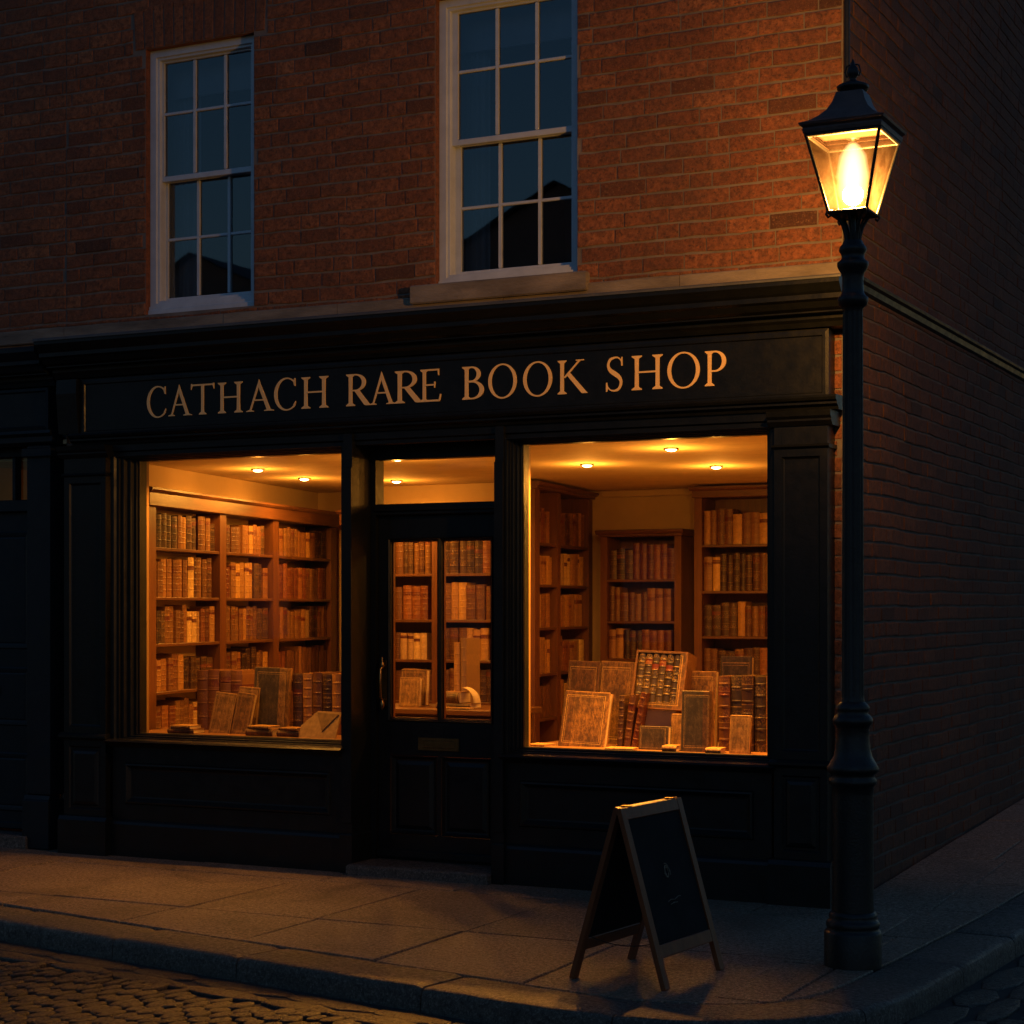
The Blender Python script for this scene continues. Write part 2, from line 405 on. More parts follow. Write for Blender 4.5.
# splayed soldier arches
for (a, b, z0, z1) in ((-7.62, -6.58, 5.22, 5.50), (-5.48, -4.35, 5.24, 5.53)):
    n = 13; cx = (a + b) / 2
    for i in range(n):
        mb.tone = random.uniform(.3, .8)
        f = lambda t, z: cx + (a + (b - a) * t - cx) * (.97 + .03 * (z - z0) / (z1 - z0))
        t0, t1 = i / n + .006, (i + 1) / n - .006
        q = [(f(t0, z0), z0 + .004), (f(t1, z0), z0 + .004), (f(t1, z1), z1 - .006), (f(t0, z1), z1 - .006)]
        c = (sum(p[0] for p in q) / 4, sum(p[1] for p in q) / 4)
        ins = [(p[0] + (c[0] - p[0]) * .09, p[1] + (c[1] - p[1]) * .03) for p in q]
        mb.grid([[front(x, z, -.004) for x, z in q], [front(x, z, .005) for x, z in q], [front(x, z, .007) for x, z in ins]], True, False)
        mb.face([front(x, z, .007) for x, z in ins])
mb.mi = 1
# mortar bed sheets with thickness, round the openings
def wall_cells(x0, x1, z0, z1, holes, y0, y1, mi):
    xs = sorted({x0, x1, *[h[0] for h in holes], *[h[1] for h in holes]}); zs = sorted({z0, z1, *[h[2] for h in holes], *[h[3] for h in holes]})
    def solid(i, j):
        if i < 0 or j < 0 or i >= len(xs) - 1 or j >= len(zs) - 1: return False
        cx, cz = (xs[i] + xs[i + 1]) / 2, (zs[j] + zs[j + 1]) / 2
        return not any(h[0] < cx < h[1] and h[2] < cz < h[3] for h in holes)
    for i in range(len(xs) - 1):
        for j in range(len(zs) - 1):
            if not solid(i, j): continue
            a, b, c, d = xs[i], xs[i + 1], zs[j], zs[j + 1]
            mb.face([(a, y0, c), (b, y0, c), (b, y0, d), (a, y0, d)], mi); mb.face([(a, y1, d), (b, y1, d), (b, y1, c), (a, y1, c)], mi)
            if not solid(i - 1, j): mb.face([(a, y0, c), (a, y0, d), (a, y1, d), (a, y1, c)], 0 if i else mi)
            if not solid(i + 1, j): mb.face([(b, y0, c), (b, y1, c), (b, y1, d), (b, y0, d)], 0 if i < len(xs) - 2 else mi)
            if not solid(i, j - 1): mb.face([(a, y0, c), (a, y1, c), (b, y1, c), (b, y0, c)], 0)
            if not solid(i, j + 1): mb.face([(a, y0, d), (b, y0, d), (b, y1, d), (a, y1, d)], 0)
mb.tone = .35
wall_cells(XL, XR - .002, 3.10, ZT, [W1, W2], 0, .24, 1)
mb.box(-8.17, -8.0, 0, .2, 0, 3.098, 1); mb.box(-3.1, XR - .002, 0, .2, 0, 3.098, 1)
mb.build('front_wall', ['brick', 'mortar'], B)

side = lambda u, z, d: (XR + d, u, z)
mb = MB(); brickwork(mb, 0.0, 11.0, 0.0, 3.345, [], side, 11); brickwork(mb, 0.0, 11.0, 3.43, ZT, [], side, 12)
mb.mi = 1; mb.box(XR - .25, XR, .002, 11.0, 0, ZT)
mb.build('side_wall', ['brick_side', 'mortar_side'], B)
mb = MB()
for y0, y1, z0, z1, b in ((-.012, .5, 0, 0, 0),): pass
prof = [(XR - .05, 3.43), (XR + .035, 3.425), (XR + .055, 3.41), (XR + .05, 3.395), (XR + .03, 3.385), (XR + .022, 3.355), (XR + .008, 3.345), (XR - .05, 3.345)]
a = [(x, .02, z) for x, z in prof]; b = [(x, 11.0, z) for x, z in prof]
for i in range(len(prof)): mb.face([a[i], a[(i + 1) % 8], b[(i + 1) % 8], b[i]])
mb.face(a); mb.face(b)
mb.build('string_course', 'paint', B)
# back, roof, upstairs rooms
mb = MB(); mb.box(XL, XR - .26, 10.75, 11, 0, ZT); mb.box(XL + .001, XR - .26, .25, 10.74, ZT - .1, ZT - .002); mb.build('rear_wall', 'mortar', B)
mb = MB(); mb.box(XL - .1, XR + .1, -.1, 11.1, ZT, ZT + .12); mb.build('roof', 'slate', B)
mb = MB()
for w in (W1, W2):
    x0, x1 = w[0] - .35, w[1] + .55
    P = [(x0, .242, 3.3), (x1, .242, 3.3), (x1, 2.6, 3.3), (x0, 2.6, 3.3)]
    Q = [(p[0], p[1], 5.7) for p in P]
    mb.face(P); mb.face(Q[::-1])
    for i in (1, 2, 3): mb.face([P[i], P[(i + 1) % 4], Q[(i + 1) % 4], Q[i]])
mb.build('upstairs_room', 'darkroom', B)
# stone band
mb = MB(); xx = XL; rng = random.Random(2)
while xx < XR - .02:
    L = min(rng.uniform(.8, 1.3), XR - .001 - xx); mb.tone = rng.random()
    mb.bbox(xx + .002, xx + L - .002, -.028 - rng.uniform(0, .004), .05, 3.368, 3.462, .006); xx += L
mb.build('stone_band', 'stone', B)

def sash_window(w, glx, name='window'):
    x0, x1, z0, z1 = w
    wd = MB().build('window', 'white', B) if False else None
    mb = MB()
    # box frame: stepped jambs round the opening
    mb.prect(x0 + .002, x1 - .002, z0 + .03, z1 - .002, [(0, .14), (0, .045), (.045, .045), (.048, .06), (.062, .06), (.066, .075), (.066, .16)], cap=False)
    fr = mb.build('window', 'white', B)
    g0, g1 = glx
    fx0, fx1 = x0 + .068, x1 - .035
    zr = 4.40
    def sash(za, zb, y, bz, rb, rt):
        m = MB()
        mb_ = m
        m.bbox(fx0, g0, y, y + .035, za, zb, .003); m.bbox(g1, max(fx1, g1 + .03), y, y + .035, za, zb, .003)
        m.bbox(g0 + .001, g1 - .001, y + .001, y + .034, za, za + rb, .003); m.bbox(g0 + .001, g1 - .001, y + .001, y + .034, zb - rt, zb, .003)
        gz0, gz1 = za + rb, zb - rt
        for i in (1, 2):
            x = g0 + (g1 - g0) * i / 3; m.bbox(x - .0095, x + .0095, y + .003, y + .03, gz0 + .001, gz1 - .001, .005)
        for i in range(3):
            xa = g0 + (g1 - g0) * i / 3 + (.0105 if i else .001); xb = g0 + (g1 - g0) * (i + 1) / 3 - (.0105 if i < 2 else .001)
            m.bbox(xa, xb, y + .005, y + .028, bz - .0095, bz + .0095, .004)
        m.build('sash', 'white', fr)
        g = MB(); g.face([(g0, y + .018, gz0), (g1, y + .018, gz0), (g1, y + .018, gz1), (g0, y + .018, gz1)]); g.build('pane', 'glass_up', fr)
    sash(zr - .03, z1 - .05, .085, 4.81, .035, .03)
    sash(z0 + .045, zr + .01, .125, 4.0, .075, .04)
    m = MB(); m.prism_x([(.03, z0 + .055), (.03, z0 + .035), (.02, z0 + .03), (.02, z0 + .001), (.16, z0 + .001), (.16, z0 + .06), (.08, z0 + .06)], x0 + .004, x1 - .004); m.build('window_sill', 'white', fr)
    # blind and curtain in the room behind
    m = MB(); n = 40
    rows = []
    for zz in (3.45, 5.3): rows.append([(x0 - .1 + .30 * i / n, .30 + .022 * math.sin(i * 1.15) + .01 * math.sin(i * .37), zz) for i in range(n + 1)])
    m.grid(rows); m.build('curtain', 'curtain', fr)
    m = MB(); m.bbox(x0 - .05, x1 + .2, .245, .262, z1 - .27, z1 + .05, .003); m.build('blind', 'curtain', fr)
    return fr
sash_window(W1, (-7.44, -6.72))
sash_window(W2, (-5.275, -4.49))
for x0, x1, z0, z1 in ((-5.52, -4.37, 3.415, 3.527), ):
    m = MB(); m.bbox(x0, x1, -.062, .03, z0, z1, .008); m.build('stone_sill', 'stone', B)

# ---- shopfront joinery
def cornice(x0, x1, dz=0, dy=0, mat='paint', par=None, flash=True):
    prof = [(.0, 3.362), (-.335, 3.336), (-.35, 3.325), (-.35, 3.30), (-.335, 3.285), (-.315, 3.262), (-.30, 3.25), (-.30, 3.225), (-.275, 3.215), (-.255, 3.185), (-.225, 3.172), (-.225, 3.165),
            (-.165, 3.162), (-.165, 3.14), (-.15, 3.125), (-.14, 3.10), (0, 3.095)]
    m = MB(); m.prism_x([(y + dy if y < -.01 else y, z + dz) for y, z in prof], x0, x1)
    o = m.build('cornice', mat, par)
    return o
cornice(-8.15, -2.80, par=B)
m = MB(); m.prism_x([(-.030, 3.369), (-.345, 3.341), (-.357, 3.332), (-.357, 3.322), (-.3515, 3.322), (-.3515, 3.327), (-.34, 3.337), (-.030, 3.3645)], -8.16, -2.79); m.build('lead_flashing', 'lead', B)
# fascia (the sign board)
m = MB()
m.prect(-7.96, -2.925, 2.715, 3.094, [(0, .0), (0, -.118), (.018, -.121), (.034, -.121), (.040, -.112), (.05, -.112)])
fascia = m.build('fascia_board', 'paint', B)
m = MB()
m.prism_x([(0, 2.738), (-.165, 2.735), (-.175, 2.722), (-.168, 2.708), (-.15, 2.70), (-.15, 2.688), (-.125, 2.675), (-.12, 2.66), (0, 2.66)], -8.02, -2.87)
m.build('architrave', 'paint', B)
m = MB()   # boarding above the windows
m.prism_x([(-.02, 2.659), (-.105, 2.659), (-.105, 2.615), (-.09, 2.607), (-.09, 2.585), (-.02, 2.585)], -7.72, -3.225)
m.build('lintel_board', 'paint', B)
# console blocks at fascia ends
m = MB(); m.prism_x([(0, 3.093), (-.15, 3.093), (-.155, 3.0), (-.145, 2.9), (-.135, 2.80), (-.13, 2.74), (0, 2.74)], -8.13, -7.965); m.build('console', 'paint', B)

def pilaster(x0, x1, mat='paint', par=None, y=-.14, top=2.655, mid=.74):
    m = MB()
    # plinth
    m.prect(x0 - .025, x1 + .025, .0, .22, [(0, .0), (0, y - .035), (.0, y - .035)])
    m.prism_x([(0, .221), (y - .035, .221), (y - .02, .245), (y - .004, .25), (0, .25)], x0 - .024, x1 + .024)
    # pedestal with raised panel
    m.prect(x0, x1, .251, mid, [(0, 0), (0, y), (.04, y), (.05, y + .012), (.062, y + .012), (.072, y + .004), (.09, y - .003)])
    m.prism_x([(0, mid + .001), (y - .01, mid + .001), (y - .035, mid + .018), (y - .035, mid + .03), (y - .012, mid + .045), (0, mid + .045)], x0 - .022, x1 + .022)
    # shaft with sunk panel
    m.prect(x0, x1, mid + .046, top - .20, [(0, 0), (0, y), (.042, y), (.050, y + .010), (.056, y + .014), (.066, y + .014)])
    m.prism_x([(0, top - .199), (y - .006, top - .199), (y - .018, top - .19), (y - .006, top - .178), (0, top - .178)], x0 - .012, x1 + .012)
    m.prect(x0, x1, top - .177, top - .08, [(0, 0), (0, y)])
    m.prism_x([(0, top - .079), (y - .008, top - .079), (y - .03, top - .055), (y - .03, top - .045), (y - .045, top - .03), (y - .05, top - .001), (0, top - .001)], x0 - .03, x1 + .03)
    return m.build('pilaster', mat, par)
pilaster(-8.075, -7.735, par=B)
pilaster(-3.222, -2.925, par=B)

def shop_window(x0, x1, fx0, fx1):
    z0, z1 = .79, 2.55
    m = MB()
    # outer architrave + stepped frame round the glass
    i0 = x0 - fx0; i1 = fx1 - x1
    steps = [(0, .02), (0, -.115), (.16, -.115), (.22, -.100), (.34, -.100), (.36, -.085), (.50, -.085), (.56, -.062), (.72, -.062), (.78, -.04), (.90, -.04), (.93, -.028), (1.0, -.028), (1.0, .045)]
    rows = []
    for s, y in steps:
        a, b, c, d = fx0 + i0 * s, fx1 - i1 * s, .735 + .055 * s, 2.584 - (.034) * s
        rows.append([(a, y, c), (b, y, c), (b, y, d), (a, y, d)])
    m.grid(rows, True, False)
    fr = m.build('shop_window', 'paint', B)
    g = MB(); g.face([(x0, -.01, z0), (x1, -.01, z0), (x1, -.01, z1), (x0, -.01, z1)]); g.build('window_glass', 'glass', fr)
    s = MB(); s.prism_x([(.02, .762), (-.10, .757), (-.165, .752), (-.178, .742), (-.165, .730), (-.13, .722), (-.115, .705), (.02, .705)], fx0 - .01, fx1 + .01); s.build('window_sill', 'paint', fr)
    # inner lining of the window, catching the shop light
    q = MB(); q.prect(x0 - .004, x1 + .004, z0 - .004, z1 + .003, [(0, .047), (0, .075), (-.03, .075), (-.03, .047)], cap=False); q.build('window_lining', 'lining', fr)
    return fr
shop_window(-7.548, -6.02, -7.715, -5.95)
shop_window(-4.782, -3.298, -4.86, -3.224)

def stallriser(x0, x1):
    m = MB()
    m.prect(x0, x1, .235, .704, [(0, .0), (0, -.10), (.10, -.10), (.108, -.112), (.118, -.114), (.13, -.10), (.14, -.088), (.15, -.086)])
    m.prism_x([(0, 0.0), (-.125, 0.0), (-.125, .205), (-.118, .222), (-.104, .234), (0, .234)], x0 - .001, x1 + .001)
    m.build('stallriser', 'paint', B)
stallriser(-7.709, -5.95)
stallriser(-4.87, -3.249)
# posts either side of the door recess
def doorpost(x0, x1, y1=.16):
    m = MB(); m.bbox(x0, x1, -.125, y1, .0, 2.659, .006)
    m.bbox(x0 - .012, x1 + .012, -.15, y1 - .01, .0, .235, .006)
    m.bbox(x0 + .0, x1 + .0, -.137, -.126, .30, 2.45, .004)
    m.build('door_post', 'paint', B)
doorpost(-5.948, -5.885)
doorpost(-4.918, -4.862)

# ---- door
DY = .12
m = MB()
m.bbox(-5.883, -5.848, DY - .03, DY + .07, .05, 2.62, .004); m.bbox(-4.982, -4.92, DY - .03, DY + .07, .05, 2.62, .004)
m.bbox(-5.847, -4.983, DY - .03, DY + .07, 2.165, 2.235, .006); m.bbox(-5.847, -4.983, DY - .045, DY + .06, 2.19, 2.21, .004)
m.bbox(-5.847, -4.983, DY - .02, DY + .07, 2.505, 2.62, .005)
m.bbox(-5.883, -4.92, -.088, .088, 2.625, 2.69, .003)
dfr = m.build('door_frame', 'paint', B)
g = MB(); g.face([(-5.847, DY + .02, 2.236), (-4.983, DY + .02, 2.236), (-4.983, DY + .02, 2.504), (-5.847, DY + .02, 2.504)]); g.build('fanlight_glass', 'glass', dfr)
m = MB(); x0, x1, z0, z1 = -5.845, -4.985, .064, 2.1642
PA = [(-5.762, -5.438, .925, 2.01), (-5.408, -5.075, .925, 2.01)]
y = DY + .005; yb = y + .045
# stiles and rails as butted boards
m.bbox(x0, PA[0][0], y, yb, z0, z1, .002); m.bbox(PA[1][1], x1, y, yb, z0, z1, .002)
m.bbox(PA[0][0] + .001, PA[1][1] - .001, y + .0005, yb, 2.01, z1, .002)
m.bbox(PA[0][1], PA[1][0], y + .0005, yb, .926, 2.009, .002)
m.bbox(PA[0][0] + .001, PA[1][1] - .001, y + .0005, yb, .70, .925, .002)
m.bbox(PA[0][0] + .001, PA[1][1] - .001, y + .0005, yb, z0, .22, .002)
m.bbox(PA[0][1], PA[1][0], y + .0005, yb, .221, .699, .002)
for (a, b, c, d) in PA: m.prect(a, b, c, d, [(0, y + .004), (-.012, y - .008), (-.02, y + .001)], cap=False)
for a, b in ((PA[0][0], PA[0][1]), (PA[1][0], PA[1][1])):
    m.prect(a + .001, b - .001, .221, .699, [(0, y + .002), (.006, y - .006), (.02, y + .012), (.03, y + .014), (.055, y + .004)])
m.bbox(x0 + .002, x1 - .002, y - .025, y, .078, .125, .006)
door = m.build('door', 'paint', B)
g = MB()
for (a, b, c, d) in PA: g.face([(a, y + .02, c), (b, y + .02, c), (b, y + .02, d), (a, y + .02, d)])
g.build('door_glass', 'glass', door)
g = MB()
for (a, b, c, d) in PA: g.prect(a, b, c, d, [(0, yb + .001), (.0, y + .024), (.007, y + .024), (.007, yb + .001)], cap=False)
g.build('glazing_bead', 'oak', door)
g = MB(); g.bbox(-5.565, -5.285, y - .008, y - .0002, .735, .815, .003); g.bbox(-5.54, -5.31, y - .013, y - .009, .752, .798, .003); g.build('letterbox', 'brass', door)
g = MB()
hx = -5.805
g.lathe([(.002, 1.30), (.008, 1.29), (.004, 1.275), (.014, 1.26), (.016, 1.245), (.008, 1.23)], 12, (hx, y - .03))
g.tube([(hx, y, 1.245), (hx, y - .03, 1.245), (hx, y - .052, 1.225), (hx, y - .056, 1.15), (hx, y - .052, 1.06), (hx, y - .03, 1.035), (hx, y, 1.035)], .0085, 10)
g.bbox(hx - .019, hx + .019, y - .006, y - .0002, 1.0, 1.28, .003)
g.lathe([(.003, .975), (.010, .985), (.017, 1.0), (.014, 1.02), (.007, 1.04)], 12, (hx, y - .03))
g.build('handle', 'brass', door)
m = MB(); m.bbox(-5.884, -4.93, -.20, .30, -.02, .062, .012); m.build('doorstep', 'kerb', B)

# ---- lettering
def arc(cx, cy, rx, ry, a0, a1, n=28):
    return [(cx + rx * math.cos(R(a0 + (a1 - a0) * i / n)), cy + ry * math.sin(R(a0 + (a1 - a0) * i / n))) for i in range(n + 1)]
TK, TN, SF = .14, .06, .042
def stem(x, w=TK, top=1, bot=0, sb=True, st=True, ext=.09):
    sh = [[(x - w / 2, bot), (x + w / 2, bot), (x + w / 2 - .006, (top + bot) / 2), (x + w / 2, top), (x - w / 2, top), (x - w / 2 + .006, (top + bot) / 2)]]
    if sb: sh.append([(x - w / 2 - ext, bot), (x + w / 2 + ext, bot), (x + w / 2 + ext, bot + SF * .7), (x + w / 2, bot + SF * 2.2), (x - w / 2, bot + SF * 2.2), (x - w / 2 - ext, bot + SF * .7)])
    if st: sh.append([(x - w / 2 - ext, top), (x + w / 2 + ext, top), (x + w / 2 + ext, top - SF * .7), (x + w / 2, top - SF * 2.2), (x - w / 2, top - SF * 2.2), (x - w / 2 - ext, top - SF * .7)])
    return sh
def strip(o, i):      # polygons between two polylines
    return [[o[k], o[k + 1], i[k + 1], i[k]] for k in range(len(o) - 1)]
def letter(ch):       # -> list of (shapes that share one depth)
    g = []
    if ch in 'CO':
        a0, a1 = (0, 360) if ch == 'O' else (48, 318)
        n = 44
        o = arc(.5, .5, .47, .53, a0, a1, n); i = arc(.5, .5, .36, .485, a0, a1, n)
        if ch == 'C': i = arc(.52, .5, .37, .485, a0 - 4, a1 + 2, n)
        g.append(strip(o, i))
        if ch == 'C':
            g.append([[(.79, .76), (.84, .74), (.835, 1.0), (.80, 1.0), (.755, .90)]])
            g.append([[(.78, .13), (.86, .20), (.85, .27), (.76, .15)]])
    elif ch == 'A':
        g += [[[(.13, 0), (.185, 0), (.52, .93), (.475, 1.03)]], [[(.475, 1.03), (.90, 0), (.77, 0), (.43, .87)]], [[(.27, .34), (.70, .34), (.68, .385), (.29, .385)]]]
        g += [[[(.03, 0), (.29, 0), (.29, .022), (.20, .06), (.16, .06), (.03, .022)]], [[(.66, 0), (1.0, 0), (1.0, .022), (.88, .06), (.78, .06), (.66, .022)]]]
    elif ch == 'T':
        g += [[s] for s in stem(.5, .12, .97, 0, True, False)] + [[[(.03, .945), (.97, .945), (.97, 1), (.03, 1)]], [[(.02, 1.02), (.06, 1.02), (.08, .945), (.02, .82)]], [[(.98, 1.02), (.94, 1.02), (.92, .945), (.98, .82)]]]
    elif ch == 'H':
        g += [[s] for s in stem(.19, .12) + stem(.81, .12)] + [[[(.24, .49), (.76, .49), (.76, .54), (.24, .54)]]]
    elif ch in 'RPB':
        g += [[s] for s in stem(.24, .15, ext=.1)]
        if ch == 'B':
            g.append(strip([(.28, 1)] + arc(.46, .765, .34, .235, 90, -90, 18) + [(.28, .53)], [(.28, .955)] + arc(.44, .765, .205, .19, 90, -90, 18) + [(.28, .575)]))
            g.append(strip([(.28, .56)] + arc(.48, .28, .45, .28, 90, -90, 20) + [(.28, 0)], [(.28, .515)] + arc(.46, .28, .30, .235, 90, -90, 20) + [(.28, .045)]))
        else:
            b = .46 if ch == 'R' else .40; r = (1 - b) / 2
            g.append(strip([(.28, 1)] + arc(.46, 1 - r, .40, r, 90, -90, 20) + [(.28, b)], [(.28, .955)] + arc(.44, 1 - r, .265, r - .045, 90, -90, 20) + [(.28, b + .045)]))
            if ch == 'R': g += [[[(.40, .47), (.58, .50), (1.02, .03), (1.08, 0), (.86, 0), (.80, .02)]]]
    elif ch == 'E':
        g += [[s] for s in stem(.24, .15, ext=.1)] + [[[(.28, .95), (.88, .95), (.88, 1), (.28, 1)]], [[(.28, 0), (.92, 0), (.92, .055), (.28, .055)]], [[(.28, .49), (.72, .49), (.72, .54), (.28, .54)]],
              [[(.84, .97), (.90, 1.0), (.90, .80), (.865, .80)]], [[(.88, 0), (.95, .03), (1.0, .22), (.95, .22)]], [[(.69, .42), (.72, .42), (.74, .61), (.69, .61)]]]
    elif ch == 'K':
        g += [[s] for s in stem(.20, .125, ext=.08)] + [[[(.24, .48), (.31, .48), (.82, .985), (.75, .985)]], [[(.34, .58), (.45, .64), (1.02, .03), (1.05, 0), (.86, 0)]], [[(.66, .97), (.93, .97), (.93, 1), (.66, 1)]]]
    elif ch == 'S':
        P = [(.86, .80), (.80, .90), (.66, .985), (.48, .985), (.28, .93), (.19, .80), (.22, .68), (.34, .59), (.52, .51), (.70, .42), (.80, .30), (.78, .16), (.66, .055), (.48, .02), (.28, .05), (.14, .16), (.09, .24)]
        Wd = [.02, .035, .04, .055, .085, .11, .125, .14, .15, .14, .125, .11, .08, .05, .04, .035, .02]
        # smooth
        def cr(A, t):
            k = min(int(t), len(A) - 2); u = t - k
            p = [A[max(k - 1, 0)], A[k], A[k + 1], A[min(k + 2, len(A) - 1)]]
            f = lambda a, b, c, d: .5 * (2 * b + (c - a) * u + (2 * a - 5 * b + 4 * c - d) * u * u + (3 * b - a - 3 * c + d) * u ** 3)
            return f(*p) if not isinstance(p[0], tuple) else tuple(f(*[q[i] for q in p]) for i in (0, 1))
        L, Rr = [], []
        N = 60
        for i in range(N + 1):
            t = (len(P) - 1) * i / N; p = cr(P, t); p2 = cr(P, min(t + .05, len(P) - 1)); p0 = cr(P, max(t - .05, 0)); w = cr(Wd, t)
            dx, dy = p2[0] - p0[0], p2[1] - p0[1]; l = math.hypot(dx, dy) or 1
            L.append((p[0] - dy / l * w / 2, p[1] + dx / l * w / 2)); Rr.append((p[0] + dy / l * w / 2, p[1] - dx / l * w / 2))
        g.append(strip(L, Rr)); g += [[[(.82, .74), (.88, .74), (.87, 1.0), (.83, 1.0), (.80, .9)]], [[(.08, .26), (.13, .27), (.17, .10), (.13, 0), (.08, 0)]]]
    return g
TEXT = [('C', -7.407, -7.246), ('A', -7.238, -7.072), ('T', -7.06, -6.892), ('H', -6.858, -6.673), ('A', -6.643, -6.454), ('C', -6.436, -6.265), ('H', -6.239, -6.046), ('R', -5.922, -5.764), ('A', -5.753, -5.587), ('R', -5.584, -5.41), ('E', -5.407, -5.272), ('B', -5.127, -4.978), ('O', -4.951, -4.77), ('O', -4.725, -4.544), ('K', -4.509, -4.337), ('S', -4.208, -4.098), ('H', -4.049, -3.863), ('O', -3.833, -3.645), ('P', -3.615, -3.476)]
for ch, xa, xb in TEXT:
    m = MB(); xa -= .022; xb -= .006; w = xb - xa; h = .192; zb = 2.82
    if ch in 'CA' : w *= 1.03
    for k, shapes in enumerate(letter(ch)):
        yf = -.1165 - .00035 * k
        for s in shapes:
            if ch == 'C' : pass
            F = [(xa + p[0] * w, yf, zb + p[1] * h) for p in s]; m.face(F)
            Bk = [(p[0], -.1122, p[2]) for p in F]
            for i in range(len(F)): m.face([F[i], F[(i + 1) % len(F)], Bk[(i + 1) % len(F)], Bk[i]])
    m.build('letter', 'gold', fascia)

# ---- interior shell (floor, walls, ceiling)
m = MB(); m.box(-9.2, XR - .26, .16, 6.0, -.05, .045); m.build('shop_floor', 'floor', B)
m = MB(); m.box(-9.2, XR - .26, .105, 6.0, 2.60, 2.72); m.box(-9.2, XR - .26, .0, .104, 2.69, 2.72); m.build('shop_ceiling', 'ceiling', B)
m = MB()
m.box(-6.75, XR - .26, 4.85, 5.0, .046, 2.599)            # back wall, right room
m.box(-8.06, -6.62, 3.51, 3.64, .046, 2.599); m.box(-9.2, -8.061, 4.0, 4.12, .046, 2.599); m.box(-8.06, -7.98, 3.641, 4.12, .046, 2.599)               # back wall, left room
p0, p1 = Vector((-7.98, .40, 0)), Vector((-8.78, 4.2, 0))  # splayed left wall
n_ = Vector((-.98, -.2, 0)) * .1
m.face([(p0.x, p0.y, .046), (p1.x, p1.y, .046), (p1.x, p1.y, 2.599), (p0.x, p0.y, 2.599)])
q0, q1 = p0 + n_, p1 + n_
m.face([(q0.x, q0.y, .046), (q1.x, q1.y, .046), (q1.x, q1.y, 2.599), (q0.x, q0.y, 2.599)])
m.face([(p0.x, p0.y, .046), (q0.x, q0.y, .046), (q0.x, q0.y, 2.599), (p0.x, p0.y, 2.599)])
m.box(-8.07, -7.73, .105, .20, .046, 2.599)                # piers behind the pilasters
m.box(-3.24, XR - .26, .105, 4.84, .046, 2.599)
m.build('interior_wall', 'plaster', B)
m = MB(); m.bbox(-7.715, -5.96, .03, .95, .70, .786, .004); m.box(-7.715, -5.96, .90, .93, .05, .70); m.build('display_deck', 'deck', B)
m = MB(); m.bbox(-4.86, -3.245, .03, .95, .70, .786, .004); m.box(-4.86, -3.245, .90, .93, .05, .70); m.build('display_deck', 'deck', B)
# moulding of plaster wall/ceiling
m = MB(); m.bbox(-6.40, -3.25, 4.80, 4.849, 2.54, 2.598, .01); m.build('ceiling_moulding', 'plaster', B)

# ---- ceiling downlights
LIGHTS = [(-7.62, 1.43, 'ceiling downlight nearest the bookcase in the left shop window', ), (-7.83, 2.37, 'right-hand ceiling downlight seen in the left shop window'),
          (-7.33, 2.92, 'ceiling downlight seen through the glass above the door'), (-6.23, 1.02, 'ceiling downlight right at the upper left edge of the glass above the door'),
          (-5.31, 2.06, 'leftmost of the three ceiling downlights in the right shop window'), (-4.31, 1.11, 'nearest and highest of the three ceiling downlights in the right shop window'),
          (-4.57, 2.63, 'rightmost of the three ceiling downlights in the right shop window')]
for x, y, lab in LIGHTS:
    t = thing('downlight', lab, 'ceiling light', (x, y, 2.6), 'round ceiling downlights in the shop')
    m = MB(); m.lathe([(.034, 2.5995), (.048, 2.5995), (.05, 2.594), (.046, 2.590), (.036, 2.590), (.034, 2.5985)], 24, (x, y), closed=False); m.build('trim_ring', 'brass', t)
    m = MB(); m.lathe([(.0335, 2.5992), (.0335, 2.588), (.026, 2.582), (.014, 2.579), (.001, 2.578)], 20, (x, y), closed=False); m.build('bulb', 'led', t)
    for ty, e, z in (('POINT', .2, 2.45), ('SPOT', .8, 2.565)):  # SPOT is the beam, POINT an unseen fill added to brighten the ceiling
        l = bpy.data.lights.new('downlight_beam_fill', ty); l.energy = E_SHOP * e * (1.4 if x > -6 else 1.0); l.color = WARM; l.shadow_soft_size = .02
        if ty == 'SPOT': l.spot_size = R(170); l.spot_blend = .35
        o = bpy.data.objects.new('downlight_beam_fill', l); COL.objects.link(o); o.location = (x, y, z); o.parent = t; o.matrix_parent_inverse = t.matrix_basis.inverted()

# unseen spotlights added behind the window heads to light display and pavement
for wname, xs_ in (('left', (-7.25, -6.75, -6.25)), ('right', (-4.5, -4.0, -3.5))):
    for k, x in enumerate(xs_):
        t = thing('added_spotlight', 'small unseen added spotlight behind the head of the %s shop window, %s of three' % (wname, ('leftmost', 'middle', 'rightmost')[k]), 'spotlight', (x, .125, 2.6), 'added spotlights behind the window heads')
        a_ = R(-38 if wname == 'right' else 2); d_ = Vector((0, math.sin(a_), -math.cos(a_))); p_ = Vector((x, .122, 2.590))
        m = MB(); m.lathe([(.02, 2.5995), (.02, 2.597), (.004, 2.596), (.004, 2.594)], 12, (x, .125)); m.build('added_mount', 'brass', t)
        m = MB(); m.lathe([(.008, .006), (.014, .004), (.016, 0), (.017, -.010), (.015, -.010), (.013, -.001)], 14); m.tf(Matrix.Translation(p_) @ d_.to_track_quat('-Z', 'Y').to_matrix().to_4x4()); m.build('added_lamp_head', 'brass', t)
        l = bpy.data.lights.new('added_spot_beam', 'SPOT'); l.energy = E_SPOT * (4.6 if wname == 'right' else .6); l.color = WARM; l.spot_size = R(125); l.spot_blend = .8; l.shadow_soft_size = .008
        o = bpy.data.objects.new('added_spot_beam', l); COL.objects.link(o); o.location = p_ + d_ * .012; o.rotation_euler = d_.to_track_quat('-Z', 'Y').to_euler(); o.parent = t; o.matrix_parent_inverse = t.matrix_basis.inverted()

